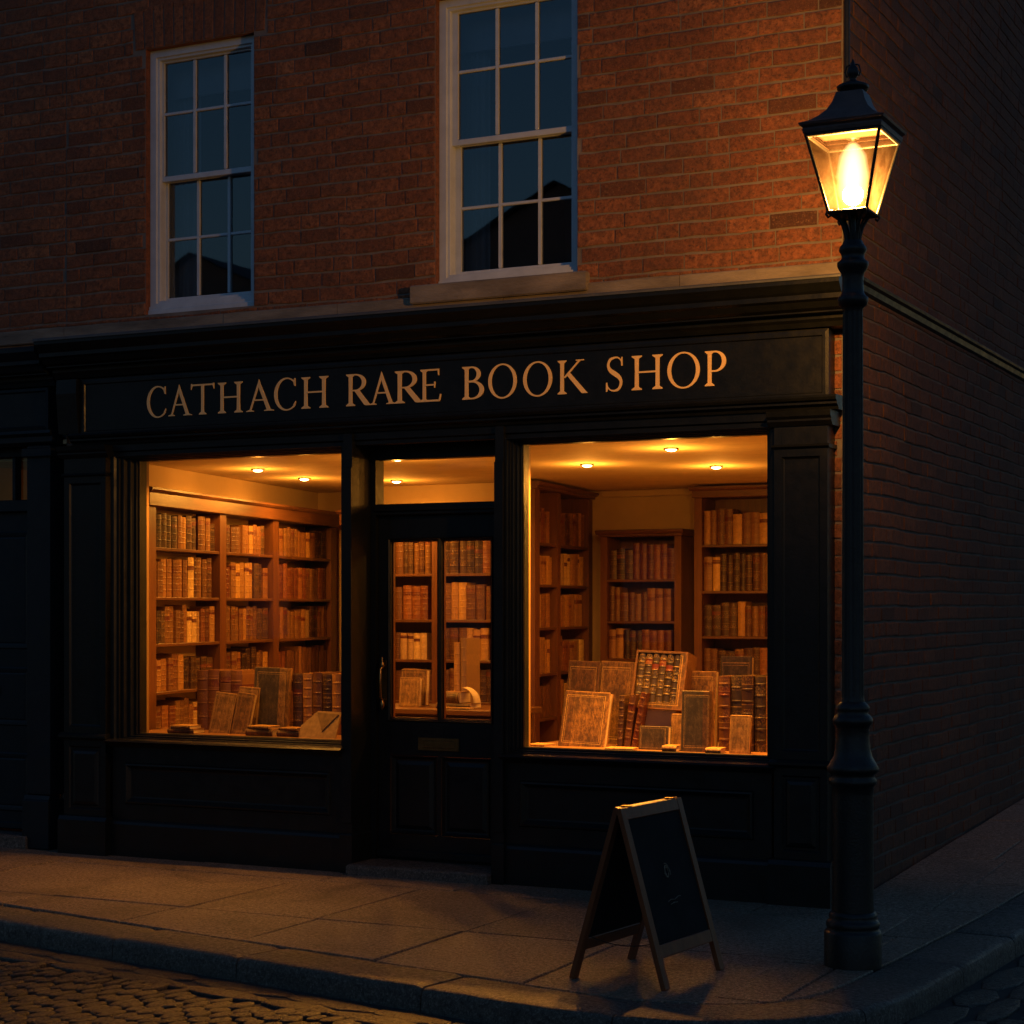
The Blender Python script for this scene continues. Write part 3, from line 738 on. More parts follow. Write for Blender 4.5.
# ------------------------------------------------------------------ bookcases and books
def bookcase(label, corner, ang, bays, shelves, ztop, depth, end=.05, up=.055, top_h=.10):
    """local frame: x along the front, y into the case; origin at the front left corner on the floor"""
    t = thing('bookcase', label, 'bookcase', (corner[0], corner[1], .046), 'tall wooden bookcases', (0, 0, ang))
    T = Matrix.Translation(t.location) @ Matrix.Rotation(ang, 4, 'Z')
    H = ztop - .046; x = end; W = end * 2 + sum(bays) + up * (len(bays) - 1)
    def add(name, mbx, mat):
        o = mbx.build(name, mat); o.parent = t; return o
    m = MB(); m.bbox(0, end, -.0, depth, 0, H - top_h, .003); add('side_panel', m, 'wood')
    m = MB(); m.bbox(W - end, W, -.0, depth, 0, H - top_h, .003); add('side_panel', m, 'wood')
    m = MB(); m.bbox(-.012, W + .012, -.022, depth, H - top_h + .001, H, .005); m.prism_x([(-.023, H - .001), (-.05, H - .006), (-.05, H - .02), (-.035, H - .035), (-.023, H - .04)], -.03, W + .03); add('top_rail', m, 'woodx')
    m = MB(); m.box(end, W - end, depth - .012, depth - .001, 0, H - top_h); add('back_panel', m, 'wood')
    xs = []; x = end
    for i, b in enumerate(bays):
        xs.append(x); 
        if i < len(bays) - 1:
            m = MB(); m.bbox(x + b, x + b + up, .001, depth - .013, 0, H - top_h, .003); add('upright', m, 'wood')
        for z in shelves:
            m = MB(); m.bbox(x + .001, x + b - .001, .006, depth - .013, z - .046 - .022, z - .046, .003); add('shelf', m, 'woodx')
        x += b + up
    return t, T, xs

BOOKM = []
def book_bm(w, h, d, bands, flat=False):
    m = MB(); n = 8; bt = .0035; r = w / 2
    sp = .0 if flat else min(.012, r * .5)
    sec = [(-r + 2 * r * i / n, -sp * math.sin(math.pi * i / n)) for i in range(n + 1)]
    zs = [0]; bz = []
    for b in bands: zs += [b * h - .006, b * h - .003, b * h + .003, b * h + .006]; bz += [0, 1, 1, 0]
    zs.append(h); bz = [0] + bz + [0]
    rows = [[(x, y - (.0016 if k else 0) * (1 if 0 < i < n else 0), z) for i, (x, y) in enumerate(sec)] for z, k in zip(zs, bz)]
    m.grid(rows, False, False)
    for s in (-1, 1):
        x0, x1 = (-r, -r + bt) if s < 0 else (r - bt, r)
        m.box(x0, x1, 0.0005, d, 0, h)
    m.box(-r + bt, r - bt, .0, .004, 0.001, h - .001)
    m.box(-r + bt + .0002, r - bt - .0002, .0045, d - .006, .002, h - .007, 1)
    return m
BANDSETS = [(.18, .34, .5, .66, .82), (.15, .3, .45, .6, .75, .9), (.22, .45, .67, .85)]
for i in range(len(LEATH) * 2):
    m = book_bm(.06, .25, .17, BANDSETS[i % 3]); BOOKM.append((i % len(LEATH), m))
def fin(me):
    import bmesh
    b = bmesh.new(); b.from_mesh(me); bmesh.ops.recalc_face_normals(b, faces=b.faces); b.to_mesh(me); b.free(); return me
BOOKM = [(k, fin(m.mesh('book', ['L_' + LEATH[k][0], 'page']))) for k, m in BOOKM]
ORD = ['first', 'second', 'third', 'fourth', 'fifth', 'sixth', 'seventh', 'eighth', 'ninth', 'tenth', 'eleventh', 'twelfth', 'thirteenth', 'fourteenth', 'fifteenth', 'sixteenth', 'seventeenth']
NBOOK = [0]
STUFF = []
def fill(T, x0, x1, z, gap_h, shelfname, group, tw=(.055, .09), yoff=.03, xr=None, seed=0, pal=None, fillto=1.0, hmul=1.0):
    rng = random.Random(seed * 77 + 5); x = x0 + .004; i = 0
    run_k, run_h, left = 0, .25, 0
    end = x0 + (x1 - x0) * fillto
    while True:
        if left <= 0: left = rng.choice([1, 1, 2, 2, 3, 4, 5]); run_k = rng.choice(pal or ([0, 1, 3, 0, 4, 3, 1, 5] if seed // 31 == 3 else None) or [0, 0, 1, 1, 2, 2, 3, 4, 1, 1, 2, 4, 0, 5]); run_h = gap_h * rng.uniform(.70, .87) * hmul; run_w = rng.uniform(*tw)
        left -= 1
        w = run_w * rng.uniform(.9, 1.1); h = run_h * rng.uniform(.97, 1.03)
        if x + w > end - .002: break
        lean = rng.random() < .05
        M4 = T @ Matrix.Translation((x + w / 2, yoff + rng.uniform(0, .02), z - .046 + .0008)) @ Matrix.Diagonal((w / .06 * .97, rng.uniform(.9, 1.05), h / .25, 1))
        cand = [me for k, me in BOOKM if k == run_k]
        me = rng.choice(cand)
        if xr and not (xr[0] <= M4.translation.x <= xr[1]):
            STUFF.append((me, M4)); i -= 1
        else:
            o = bpy.data.objects.new('book', me); COL.objects.link(o); o.matrix_world = M4
            tag(o, '%s leather book, %s from the left %s' % (LEATH[run_k][0], ORD[i], shelfname), 'book', group)
            NBOOK[0] += 1
        x += w + rng.uniform(0, .0015); i += 1

SH = ['top', 'second', 'third', 'fourth', 'bottom']

def case_with_books(label, short, corner, ang, bays, shelves, ztop, depth, end, up, top_h, tw, seed, skip=(), xr=None, baynames=('left', 'middle', 'right'), fills={}, hm=1.0):
    t, T, xs = bookcase(label, corner, ang, bays, shelves, ztop, depth, end, up, top_h)
    tops = [ztop - top_h] + [z - .022 for z in shelves]
    for r, z in enumerate(shelves):
        for b, x in enumerate(xs):
            bn = (baynames[b] + ' bay, ') if len(bays) > 1 else ''
            nm = 'on %s shelf, %s%s' % (SH[r], bn, short)
            if (r, b) in skip: rr = (9, 9)
            else: rr = xr
            fill(T, x, x + bays[b], z, tops[r] - z if r else min(.34, tops[0] - z), nm, 'books ' + nm, tw, seed=seed * 31 + r * 7 + b, xr=rr, fillto=fills.get((r, b), 1.0), hmul=hm)
    return t
dA = Vector((-8.46, 3.84)) - Vector((-7.80, .386))
case_with_books('three-bay bookcase running back along the wall, seen through the left shop window', 'left window', (-7.80, .386), math.atan2(dA.y, dA.x),
    [1.04, .89, 1.14], [2.015, 1.675, 1.355, 1.025, .70], 2.42, .27, .125, .11, .13, (.066, .098), 1, skip={(3, 2), (4, 1), (4, 2)}, hm=1.02)
case_with_books('bookcase against the back wall, seen through the two panes of the door', 'door bookcase', (-8.0, 3.20), 0,
    [.77, .475], [1.873, 1.507, 1.189, .86], 2.40, .30, .06, .07, .13, (.048, .078), 2, xr=(-7.48, -6.6), baynames=('left', 'right'))
dC = Vector((-6.49, 4.83)) - Vector((-6.27, 3.22))
case_with_books('two-bay bookcase reaching the ceiling at the left of the right shop window', 'ceiling-high case', (-6.27, 3.22), math.atan2(dC.y, dC.x),
    [.47, .80], [2.112, 1.785, 1.446, 1.084, .73], 2.585, .25, .12, .085, .06, (.075, .105), 3, skip={(4, 0), (4, 1)}, baynames=('left', 'right'))
case_with_books('low narrow bookcase in the middle of the back wall, right shop window', 'low middle case', (-6.28, 4.50), 0,
    [.60], [1.838, 1.493, 1.18, .85], 2.25, .30, .06, .0, .06, (.05, .074), 4, skip={(3, 0)})
case_with_books('bookcase reaching the ceiling at the right side of the right shop window', 'right-hand case', (-5.42, 4.43), 0,
    [1.05], [2.112, 1.738, 1.373, 1.03, .70], 2.585, .33, .065, .0, .095, (.054, .082), 5, skip={(4, 0)}, xr=(-5.5, -4.66))
# the books that the frames and display hide, joined into one mass
m = MB()
for me, M4 in STUFF:
    b = len(m.v)
    m.v += [tuple(M4 @ v.co) for v in me.vertices]
    for p in me.polygons:
        m.f.append(tuple(b + i for i in p.vertices)); m.m.append(p.material_index + 2 * [k for k, q in enumerate(LEATH) if me.materials[0].name.endswith('_' + q[0].replace(' ', '_'))][0]); m.t.append(.5); m.smooth.append(p.use_smooth)
def plainleather(c, nm):
    return simple('plain_leather_' + nm, tuple(x * .7 for x in c), c, 14, .5, 60, .001)
mats = []
for k, c in LEATH: mats += [plainleather(c, k.replace(' ', '_')), M['page']]
if m.v:
    o = m.build('shelved_books', mats, None, 'stuff'); tag(o, 'old books on the hardly visible shelf ends and lowest shelves', 'books')

# ---- display books
def board_book(label, x, y, W, H, t, cov, lean=8, rz=0, roll=0, z=.7865, spine=None, right=False, group=None, cat='book'):
    """closed volume shown cover outwards; origin at its lower left front corner"""
    T = Matrix.Translation((x, y, z)) @ Matrix.Rotation(R(rz), 4, 'Z') @ Matrix.Rotation(R(-lean), 4, 'X') @ Matrix.Rotation(R(roll), 4, 'Y')
    m = MB(); b = .004
    m.bbox(0, W, 0, b, 0, H, .0015); m.bbox(0, W, t - b, t, 0, H, .0015)
    s = -1 if not right else 1; ex = 0 if not right else W
    n = 8; rows = []
    for zz in [0, H]: rows.append([(ex + s * .3 * t * math.sin(math.pi * i / n), t * i / n, zz) for i in range(n + 1)])
    m.grid(rows, False, True, 1 if spine else 0)
    m.box(min(ex, ex - s * .006), max(ex, ex - s * .006), b, t - b, 0.001, H - .001)
    if spine:
        sw = W * .22
        a = (0.002, sw) if not right else (W - sw, W - .002)
        m.bbox(a[0], a[1], -.0012, b, .001, H - .001, .0008, 1)
    o = m.build('book', [cov, spine or cov]); o.matrix_world = T
    g = MB(); g.box((.007 if not right else .005), (W - .005 if not right else W - .007), b + .0003, t - b - .0003, .005, H - .006); p = g.build('page_block', 'page'); p.parent = o
    tag(o, label, cat, group); return o
def spine_book(label, x, y, w, h, d, kind, side=0, lean=0, z=.7865, rz=0, group=None):
    T = Matrix.Translation((x, y, z)) @ Matrix.Rotation(R(rz), 4, 'Z') @ Matrix.Rotation(R(side), 4, 'Y') @ Matrix.Rotation(R(-lean), 4, 'X')
    m = book_bm(w, h, d, BANDSETS[int(x * 100) % 3])
    kk = [i for i in range(len(m.f)) if m.m[i] == 1]; g = MB()
    for i in kk: g.face([m.v[j] for j in m.f[i]])
    m2 = MB()
    for i in range(len(m.f)):
        if m.m[i] == 0: m2.face([m.v[j] for j in m.f[i]], 0, m.smooth[i])
    o = m2.build('book', ['L_' + kind], weld=True); o.matrix_world = T; p = g.build('page_block', 'page'); p.parent = o
    tag(o, label, 'book', group); return o
def flat_book(label, x, y, z, L, Wd, t, kind, rz=0, cat='book'):
    T = Matrix.Translation((x, y, z)) @ Matrix.Rotation(R(rz), 4, 'Z')
    m = MB(); b = .003
    m.bbox(0, L, 0, Wd, 0, b, .001); m.bbox(0, L, 0, Wd, t - b, t, .001)
    m.grid([[(xx, -.25 * t * math.sin(math.pi * i / 6), t * i / 6) for i in range(7)] for xx in (0, L)], False, True)
    o = m.build('book', [kind]); o.matrix_world = T
    g = MB(); g.box(.004, L - .004, .004, Wd - .006, b + .0002, t - b - .0002); p = g.build('page_block', 'page'); p.parent = o
    tag(o, label, cat); return o

RW = 'display books in the right shop window'; LW = 'display books in the left shop window'
board_book('large mottled brown folio leaning at the front left of the right window display', -4.66, .20, .285, .335, .05, 'C_mottled', 14, 2, 2, spine='C_brown', group=RW)
board_book('dark brown board-covered folio, top left behind the large mottled folio in right window', -4.74, .44, .20, .50, .04, 'C_brown', 7, 0, 1.5, group=RW)
board_book('lighter tan folio right of the dark brown one behind the large mottled folio', -4.525, .435, .21, .50, .045, 'C_mottled', 7, 0, 1.5, group=RW)
for i, (x, w, h, k) in enumerate(((-4.315, .035, .30, 'dark brown'), (-4.268, .04, .31, 'brown'), (-4.222, .035, .325, 'chestnut'))):
    spine_book(['dark upright book wedged beside the large mottled folio, right window', 'brown leaning book between two others beside the large mottled folio', 'chestnut leaning book nearest the pale display block in right window'][i], x, .30, w, h, .2, k, 3 + 4 * i, group=RW)
# display block and slipcase
m = MB(); m.bbox(-4.25, -3.985, .36, .62, .7865, 1.015, .006); tag(m.build('display_block', 'cloth_card'), 'pale grey display block under the tilted slipcase in the right window', 'display block')
TS = Matrix.Translation((-4.265, .34, 1.018)) @ Matrix.Rotation(R(-13), 4, 'X') @ Matrix.Rotation(R(2), 4, 'Y')
m = MB(); W_, H_, D_ = .325, .345, .15
m.box(0, .012, 0, D_, 0, H_); m.box(W_ - .045, W_, 0, D_, 0, H_); m.box(.0122, W_ - .0452, 0, D_, 0, .035); m.box(.0122, W_ - .0452, 0, D_, H_ - .014, H_); m.box(.0122, W_ - .0452, D_ - .01, D_, .0352, H_ - .0142)
o = m.build('slipcase', 'C_brown'); o.matrix_world = TS; tag(o, 'brown tilted slipcase holding a row of dark volumes, centre of right window', 'slipcase')
for i in range(6):
    w = (W_ - .058) / 6
    T = TS @ Matrix.Translation((.0135 + w * (i + .5), .012, .0362))
    m = book_bm(w * .96, H_ - .054 - .004 * (i % 2), .12, BANDSETS[i % 2]); me = fin(m.mesh('book', ['L_black', 'page']))
    o = bpy.data.objects.new('book', me); COL.objects.link(o); o.matrix_world = T
    tag(o, 'dark gilt-banded volume, %s from the left in the tilted slipcase' % ORD[i], 'book', 'volumes in the tilted slipcase')
board_book('small dark landscape book at the foot of the pale display block', -4.13, .16, .175, .135, .05, 'C_grey', 5, 0, 0, spine=None, group=RW)
board_book('small pale vellum book between display block and grey folio, right window', -3.965, .24, .09, .205, .04, 'C_gold', 6, 4, 0, group=RW)
board_book('grey cloth folio with dark spine standing near the centre right of the right window', -3.862, .12, .165, .345, .05, 'C_grey', 4, 0, 0, spine='C_brown', right=True, group=RW)
for i, (x, w, h, k) in enumerate(((-3.655, .066, .425, 'brown'), (-3.585, .066, .425, 'black'), (-3.515, .070, .43, 'dark brown'), (-3.442, .068, .425, 'black'), (-3.37, .07, .43, 'brown'))):
    spine_book(['tall brown ribbed folio spine right beside the grey cloth folio', 'tall black folio spine behind the small gold book, right window', 'tall dark brown folio spine, middle of the five at the right end', 'tall black folio spine, second from the right frame of right window', 'tall brown folio spine touching the right frame of right window'][i], x, .27 + .01 * (i % 2), w, h, .25, k, group=RW)
board_book('small gold cloth book standing in front of the tall folio spines', -3.565, .11, .115, .215, .03, 'C_gold', 7, 0, 0, group=RW)
board_book('tan folio standing behind the grey cloth folio, right window', -3.99, .45, .21, .445, .05, 'C_mottled', 4, 0, 0, spine=None, group=RW)
board_book('tallest grey board standing at the back behind the tan folio, right window', -3.80, .60, .19, .53, .04, 'C_grey', 3, 0, 0, group=RW)
flat_book('thin pale pamphlet lying flat in front of the leaning books, right window', -4.30, .05, .7865, .17, .10, .012, 'C_gold', 4, 'pamphlet')
flat_book('thin pale pamphlet lying flat at the left corner of the right window', -4.83, .12, .7865, .12, .12, .012, 'C_gold', -6, 'pamphlet')
flat_book('small flat tan book lying between the white book and grey folio', -3.95, .06, .7865, .085, .1, .035, 'C_mottled', 3)
flat_book('small flat tan book lying right of the grey folio foot', -3.69, .06, .7865, .09, .1, .03, 'C_gold', 2)

board_book('light gold-brown folio leaning at the front left of the left window', -7.20, .24, .165, .275, .035, 'C_gold', 12, 0, 5, group=LW)
board_book('mottled folio leaning right beside the light gold-brown one, left window', -7.02, .235, .13, .275, .035, 'C_mottled', 12, 0, 5, group=LW)
board_book('thin pale board showing only its top edge behind the leaning pair', -7.06, .33, .16, .305, .02, 'C_gold', 8, 0, 3, group=LW)
for i, (x, w, k) in enumerate(((-7.42, .085, 'brown'), (-7.33, .09, 'tan'), (-7.235, .085, 'brown'), (-7.145, .09, 'tan'))):
    spine_book(['big brown spine at the left end of the row behind the leaning pair', 'big tan spine, second in the row behind the leaning pair, left window', 'big brown spine, third in the row behind the leaning pair, left window', 'big tan spine at the right end of the row behind the leaning pair'][i], x, .48, w, .395 + .005 * (i % 2), .26, k, group=LW)
board_book('tall grey cloth folio with tan spine strip in the middle of the left window', -6.945, .36, .25, .43, .06, 'C_grey', 4, 0, 1, spine='C_gold', right=True, group=LW)
for i, (x, w, k) in enumerate(((-6.64, .07, 'dark brown'), (-6.565, .07, 'tan'), (-6.49, .07, 'brown'), (-6.415, .068, 'dark brown'), (-6.345, .066, 'tan'), (-6.275, .066, 'brown'), (-6.205, .066, 'chestnut'))):
    spine_book('%s gilt spine, %s in the row beside the folded card, left window' % (k, ORD[i]), x, .44, w, .385 + .006 * (i % 3), .25, k, group=LW)
flat_book('flat brown book at the bottom of the small stack, left window corner', -7.42, .10, .7865, .20, .13, .03, 'C_brown', 3)
flat_book('flat pale book on top of the small stack, left window corner', -7.40, .105, .817, .16, .12, .022, 'C_gold', -4)
flat_book('flat thick book lying under a thin one before the tall grey folio', -6.83, .13, .7865, .20, .14, .045, 'C_mottled', 2)
flat_book('thin pale book lying on the thick one before the tall grey folio', -6.82, .135, .832, .17, .12, .018, 'C_gold', -5)
flat_book('flat brown book lying left of the folded card, left window', -6.60, .14, .7865, .16, .14, .04, 'C_brown', 5)
flat_book('thin tan book lying on the flat brown one beside the folded card', -6.59, .145, .827, .14, .12, .016, 'C_mottled', -3)
# pale folded card with a V shaped flap
m = MB()
q = [(0, 0), (.27, 0), (.27, .175), (.10, .18), (0, .08)]
T = Matrix.Translation((-6.44, .14, .7865)) @ Matrix.Rotation(R(-24), 4, 'X')
m.grid([[(x, 0, z) for x, z in q], [(x, .012, z) for x, z in q]], True, False); m.face([(x, 0, z) for x, z in q]); m.face([(x, .012, z) for x, z in q])
m.face([(.02, .012, .0), (.25, .012, .0), (.25, .10, .02), (.02, .10, .02)])
o = m.build('folded_card', 'carda'); o.matrix_world = T
tag(o, 'pale folded card with a V-shaped flap at the right corner of left window', 'card')
m = MB(); q = [(.10, .168), (.165, .045), (.258, .158)]
m.grid([[(x, -.0004, z) for x, z in q], [(x, -.006, z) for x, z in q]], True, False); m.face([(x, -.006, z) for x, z in q])
p = m.build('flap', 'cardb'); p.parent = o

# ---- counter behind the door
t = thing('counter', 'dark plank-fronted counter just inside the shop door', 'counter', (-6.2, 1.4, .046))
m = MB()
for k in range(5): m.bbox(-6.85, -5.55, 1.20 + .002 * (k % 2), 1.22, .10 + .155 * k, .25 + .155 * k, .004)
m.box(-6.85, -5.55, 1.222, 1.70, .05, .88); m.build('front', 'woodx', t)
m = MB(); m.bbox(-6.89, -5.51, 1.15, 1.75, .885, .925, .006); m.build('counter_top', 'woodx', t)
CT = 'books on the counter behind the door'
board_book('large gilt book standing at the back left of the counter', -6.47, 1.48, .20, .25, .05, 'C_mottled', 5, 0, 0, z=.9255, group=CT)
board_book('smaller gilt-bordered book standing at the left front of the counter', -6.40, 1.34, .155, .20, .04, 'C_gold', 6, 0, 0, z=.9255, group=CT)
spine_book('tall tan ledger standing on the counter at the left edge of right door pane', -6.035, 1.50, .045, .44, .2, 'ochre', z=.9255, group=CT)
spine_book('tall vellum ledger beside the tan one on the counter, right door pane', -5.985, 1.50, .045, .47, .2, 'pale vellum', z=.9255, group=CT)
flat_book('flat dark book under the thick one on the counter, right door pane', -6.06, 1.25, .9255, .26, .17, .035, 'C_brown', 2)
flat_book('thick brown book lying on the counter pile, right door pane', -6.05, 1.26, .961, .17, .15, .075, 'C_brown', -3)
flat_book('thin pale papers lying at the counter edge, right door pane', -5.98, 1.17, .9255, .22, .07, .012, 'C_gold', -3, 'papers')
m = MB(); n = 10
for s in (0, 1):
    rows = [[(.0 + (.10 + .004 * s) * math.sin(a) * .9, .012 * s + .02 * k, .105 * math.cos(a) * (1 - .05 * s)) for a in [math.pi / 2 * i / n * 1.0 for i in range(n + 1)]] for k in range(5)]
    m.grid(rows)
o = m.build('open_booklet', 'page'); o.location = (-5.875, 1.27, .9625)
tag(o, 'pale booklet with its pages curled over on the counter pile', 'booklet')

# ------------------------------------------------------------------ NEIGHBOUR
Nb = thing('neighbouring_building', 'red brick neighbour at the left edge with dark blue door, fanlight and pilaster', 'building', (-10, 0, 0))
m = MB(); brickwork(m, -12.5, XL - .001, 3.46, ZT, [], front, 31); m.mi = 1; m.tone = .3
m.box(-12.5, XL - .001, 0, .24, 3.10, ZT); m.box(-12.5, -9.55, 0, .24, 0, 3.099); m.box(-8.26, -8.171, .051, .24, 0, 3.099)
m.build('front_wall', ['brick', 'mortar'], Nb)
m = MB(); m.box(-12.6, XL - .002, -.1, 10, ZT, ZT + .12); m.build('roof', 'slate', Nb)
m = MB(); m.box(-12.5, XL - .02, 9.8, 10, 0, ZT - .01); m.box(-12.5, -12.3, .25, 9.79, 0, ZT - .01); m.build('rear_wall', 'mortar', Nb)
cornice(-12.5, -8.19, dz=-.03, dy=.05, mat='paint_blue', par=Nb)
m = MB(); m.tone = .4; m.bbox(-12.5, XL - .003, -.028, .05, 3.368, 3.462, .006); m.build('stone_band', 'stone', Nb)
m = MB(); m.prect(-12.5, -8.25, 2.78, 3.06, [(0, .01), (0, -.09), (.02, -.095), (.03, -.085)]); m.build('fascia_board', 'paint_blue', Nb)
m = MB(); m.prism_x([(0, 2.775), (-.13, 2.775), (-.135, 2.755), (-.11, 2.735), (-.11, 2.70), (-.08, 2.68), (0, 2.68)], -12.5, -8.20); m.build('architrave', 'paint_blue', Nb)
m = MB(); m.bbox(-8.42, -8.225, -.10, .04, .36, 2.679, .008); m.bbox(-8.445, -8.225, -.118, .05, .0, .33, .01); m.prism_x([(0, .331), (-.112, .331), (-.10, .358), (0, .358)], -8.44, -8.228); m.bbox(-8.445, -8.20, -.125, .05, 2.6, 2.66, .006); m.build('pilaster', 'paint_blue', Nb)
m = MB(); m.bbox(-8.455, -8.421, .02, .12, .06, 2.679, .005); m.bbox(-9.55, -9.47, .02, .12, .06, 2.679, .005); m.bbox(-9.469, -8.456, .02, .12, 2.25, 2.33, .006); m.bbox(-9.469, -8.456, .02, .12, 2.62, 2.679, .004); m.bbox(-8.66, -8.635, .03, .09, 2.331, 2.619, .003); m.bbox(-9.02, -8.995, .03, .09, 2.331, 2.619, .003)
df = m.build('door_frame', 'paint_blue', Nb)
m = MB(); m.face([(-9.469, .07, 2.331), (-8.456, .07, 2.331), (-8.456, .07, 2.619), (-9.469, .07, 2.619)]); m.build('fanlight_glass', 'glass', df)
m = MB(); m.bbox(-9.468, -8.457, .06, .105, .10, 2.249, .003)
for a, b in ((-9.40, -9.02), (-8.93, -8.53)):
    for c, d in ((.22, .62), (.80, 1.20), (1.32, 2.12)): m.prect(a, b, c, d, [(0, .0595), (.01, .052), (.025, .054), (.04, .0585), (.05, .055)])
m.bbox(-9.467, -8.458, .035, .06, .105, .15, .006)
dd = m.build('door', 'paint_blue', Nb)
m = MB(); m.bbox(-9.0, -8.79, .048, .058, 1.005, 1.065, .003); m.build('letterbox', 'brass', dd)
m = MB(); m.bbox(-9.6, -8.40, -.14, .10, -.02, .085, .012); m.build('doorstep', 'kerb', Nb)
# hall behind the fanlight, unseen hall lamp added for its dim glow
m = MB(); P = [(-9.5, .10, 0), (-8.43, .10, 0), (-8.43, 2.4, 0), (-9.5, 2.4, 0)]
Q = [(p[0], p[1], 2.75) for p in P]; m.face(Q)
for i in (1, 2, 3): m.face([P[i], P[(i + 1) % 4], Q[(i + 1) % 4], Q[i]])
m.build('hall_wall', 'plaster', Nb)
l = bpy.data.lights.new('added_hall_lamp', 'POINT'); l.energy = .10; l.color = WARM; l.shadow_soft_size = .08
o = bpy.data.objects.new('added_hall_lamp', l); COL.objects.link(o); o.location = (-8.95, 1.5, 2.3); o.parent = Nb; o.matrix_parent_inverse = Nb.matrix_basis.inverted()

# ------------------------------------------------------------------ PAVEMENT, KERB, ROAD
def path(off, ext=1):
    """kerb line from far left round the corner and up the side street, moved inwards by off"""
    pts = [(-16 + .25 * i, -3.0 + .189 * (-3.3 - (-16 + .25 * i))) for i in range(int((16 - 3.4) / .25))]
    P0, P1, P2 = Vector((-3.35, -2.995)), Vector((-2.02, -3.24)), Vector((-1.955, -1.95))
    pts += [tuple((1 - t) ** 2 * P0 + 2 * t * (1 - t) * P1 + t * t * P2) for t in [i / 24 for i in range(25)]]
    pts += [(-1.955 + .0686 * s, -1.95 + s) for s in [.25 * i for i in range(1, 60)]]
    V = [Vector(p) for p in pts]; out = []
    for i, p in enumerate(V):
        t = (V[min(i + 1, len(V) - 1)] - V[max(i - 1, 0)]).normalized(); out.append(p + Vector((-t.y, t.x)) * off)
    return out
def resample(P, ds):
    out = [P[0]]; acc = 0; d = [0]
    for i in range(1, len(P)): d.append(d[-1] + (P[i] - P[i - 1]).length)
    n = int(d[-1] / ds); res = []; k = 0
    for j in range(n + 1):
        s = j * ds
        while k < len(d) - 2 and d[k + 1] < s: k += 1
        t = (s - d[k]) / (d[k + 1] - d[k]); res.append(P[k].lerp(P[k + 1], t))
    return res
KW = .30
m = MB(); rng = random.Random(9)
base = resample(path(0), .05); inner = resample(path(KW), .05)
def nrm(P, i):
    t = (P[min(i + 1, len(P) - 1)] - P[max(i - 1, 0)]).normalized(); return Vector((-t.y, t.x))
i = 0
while i < len(base) - 4:
    ln = rng.choice([17, 19, 20, 22, 18]); j = min(i + ln, len(base) - 1)
    m.tone = rng.random(); dz = rng.uniform(-.002, .003); rows = []
    for k in range(i, j + 1):
        p = base[k]; n = nrm(base, k)
        t = Vector((n.y, -n.x)) * (.0035 if k == i else -.0035 if k == j else 0)
        e = .006 * noise.noise(Vector((p.x * 3, p.y * 3, 0))); f = .003 * noise.noise(Vector((p.x * 5, p.y * 5, 3)))
        e2 = .008 if k in (i, j) else 0
        pr = [(-.012 + e, -.22), (-.004 + e, -.10), (.0 + e, -.04), (.006 + e, -.016), (.016 + e, -.005), (.035 + e, .0), (KW * .5, .001), (KW - .012, .0), (KW - .004, -.006), (KW - .004, -.06)]
        rows.append([(p.x + n.x * a + t.x, p.y + n.y * a + t.y, .03 * max(0, p.y + .2) + b + dz + f * (b > -.03) - (e2 if b > -.03 else 0)) for a, b in pr])
    m.grid(rows, False, True); m.face(rows[0]); m.face(rows[-1]); i = j
m.build('kerb', 'kerb', None, 'structure')

# paving slabs clipped to the kerb's inner line
IN = [tuple(p) for p in path(KW + .004)]
def clip_hp(poly, a, b):
    out = []
    f = lambda p: (b[0] - a[0]) * (p[1] - a[1]) - (b[1] - a[1]) * (p[0] - a[0])
    for i in range(len(poly)):
        p, q = poly[i], poly[(i + 1) % len(poly)]; fp, fq = f(p), f(q)
        if fp >= 0: out.append(p)
        if fp * fq < 0: t = fp / (fp - fq); out.append((p[0] + (q[0] - p[0]) * t, p[1] + (q[1] - p[1]) * t))
    return out
def clip_in(poly):
    xs = [p[0] for p in poly]; ys = [p[1] for p in poly]
    for i in range(len(IN) - 1):
        a, b = IN[i], IN[i + 1]
        poly = clip_hp(poly, a, b)
        if len(poly) < 3: return []
    return poly
def inset(poly, d):
    n = len(poly); out = []
    for i in range(n):
        p0, p1, p2 = Vector(poly[i - 1]), Vector(poly[i]), Vector(poly[(i + 1) % n])
        a = (p1 - p0); b = (p2 - p1)
        if a.length < 1e-5 or b.length < 1e-5: continue
        a.normalize(); b.normalize(); na, nb = Vector((-a.y, a.x)), Vector((-b.y, b.x)); k = na + nb
        if k.length < .1: continue
        k /= max(.25, k.dot(na)) ; out.append(tuple(p1 + k * d))
    return out
m = MB(); rng = random.Random(21)
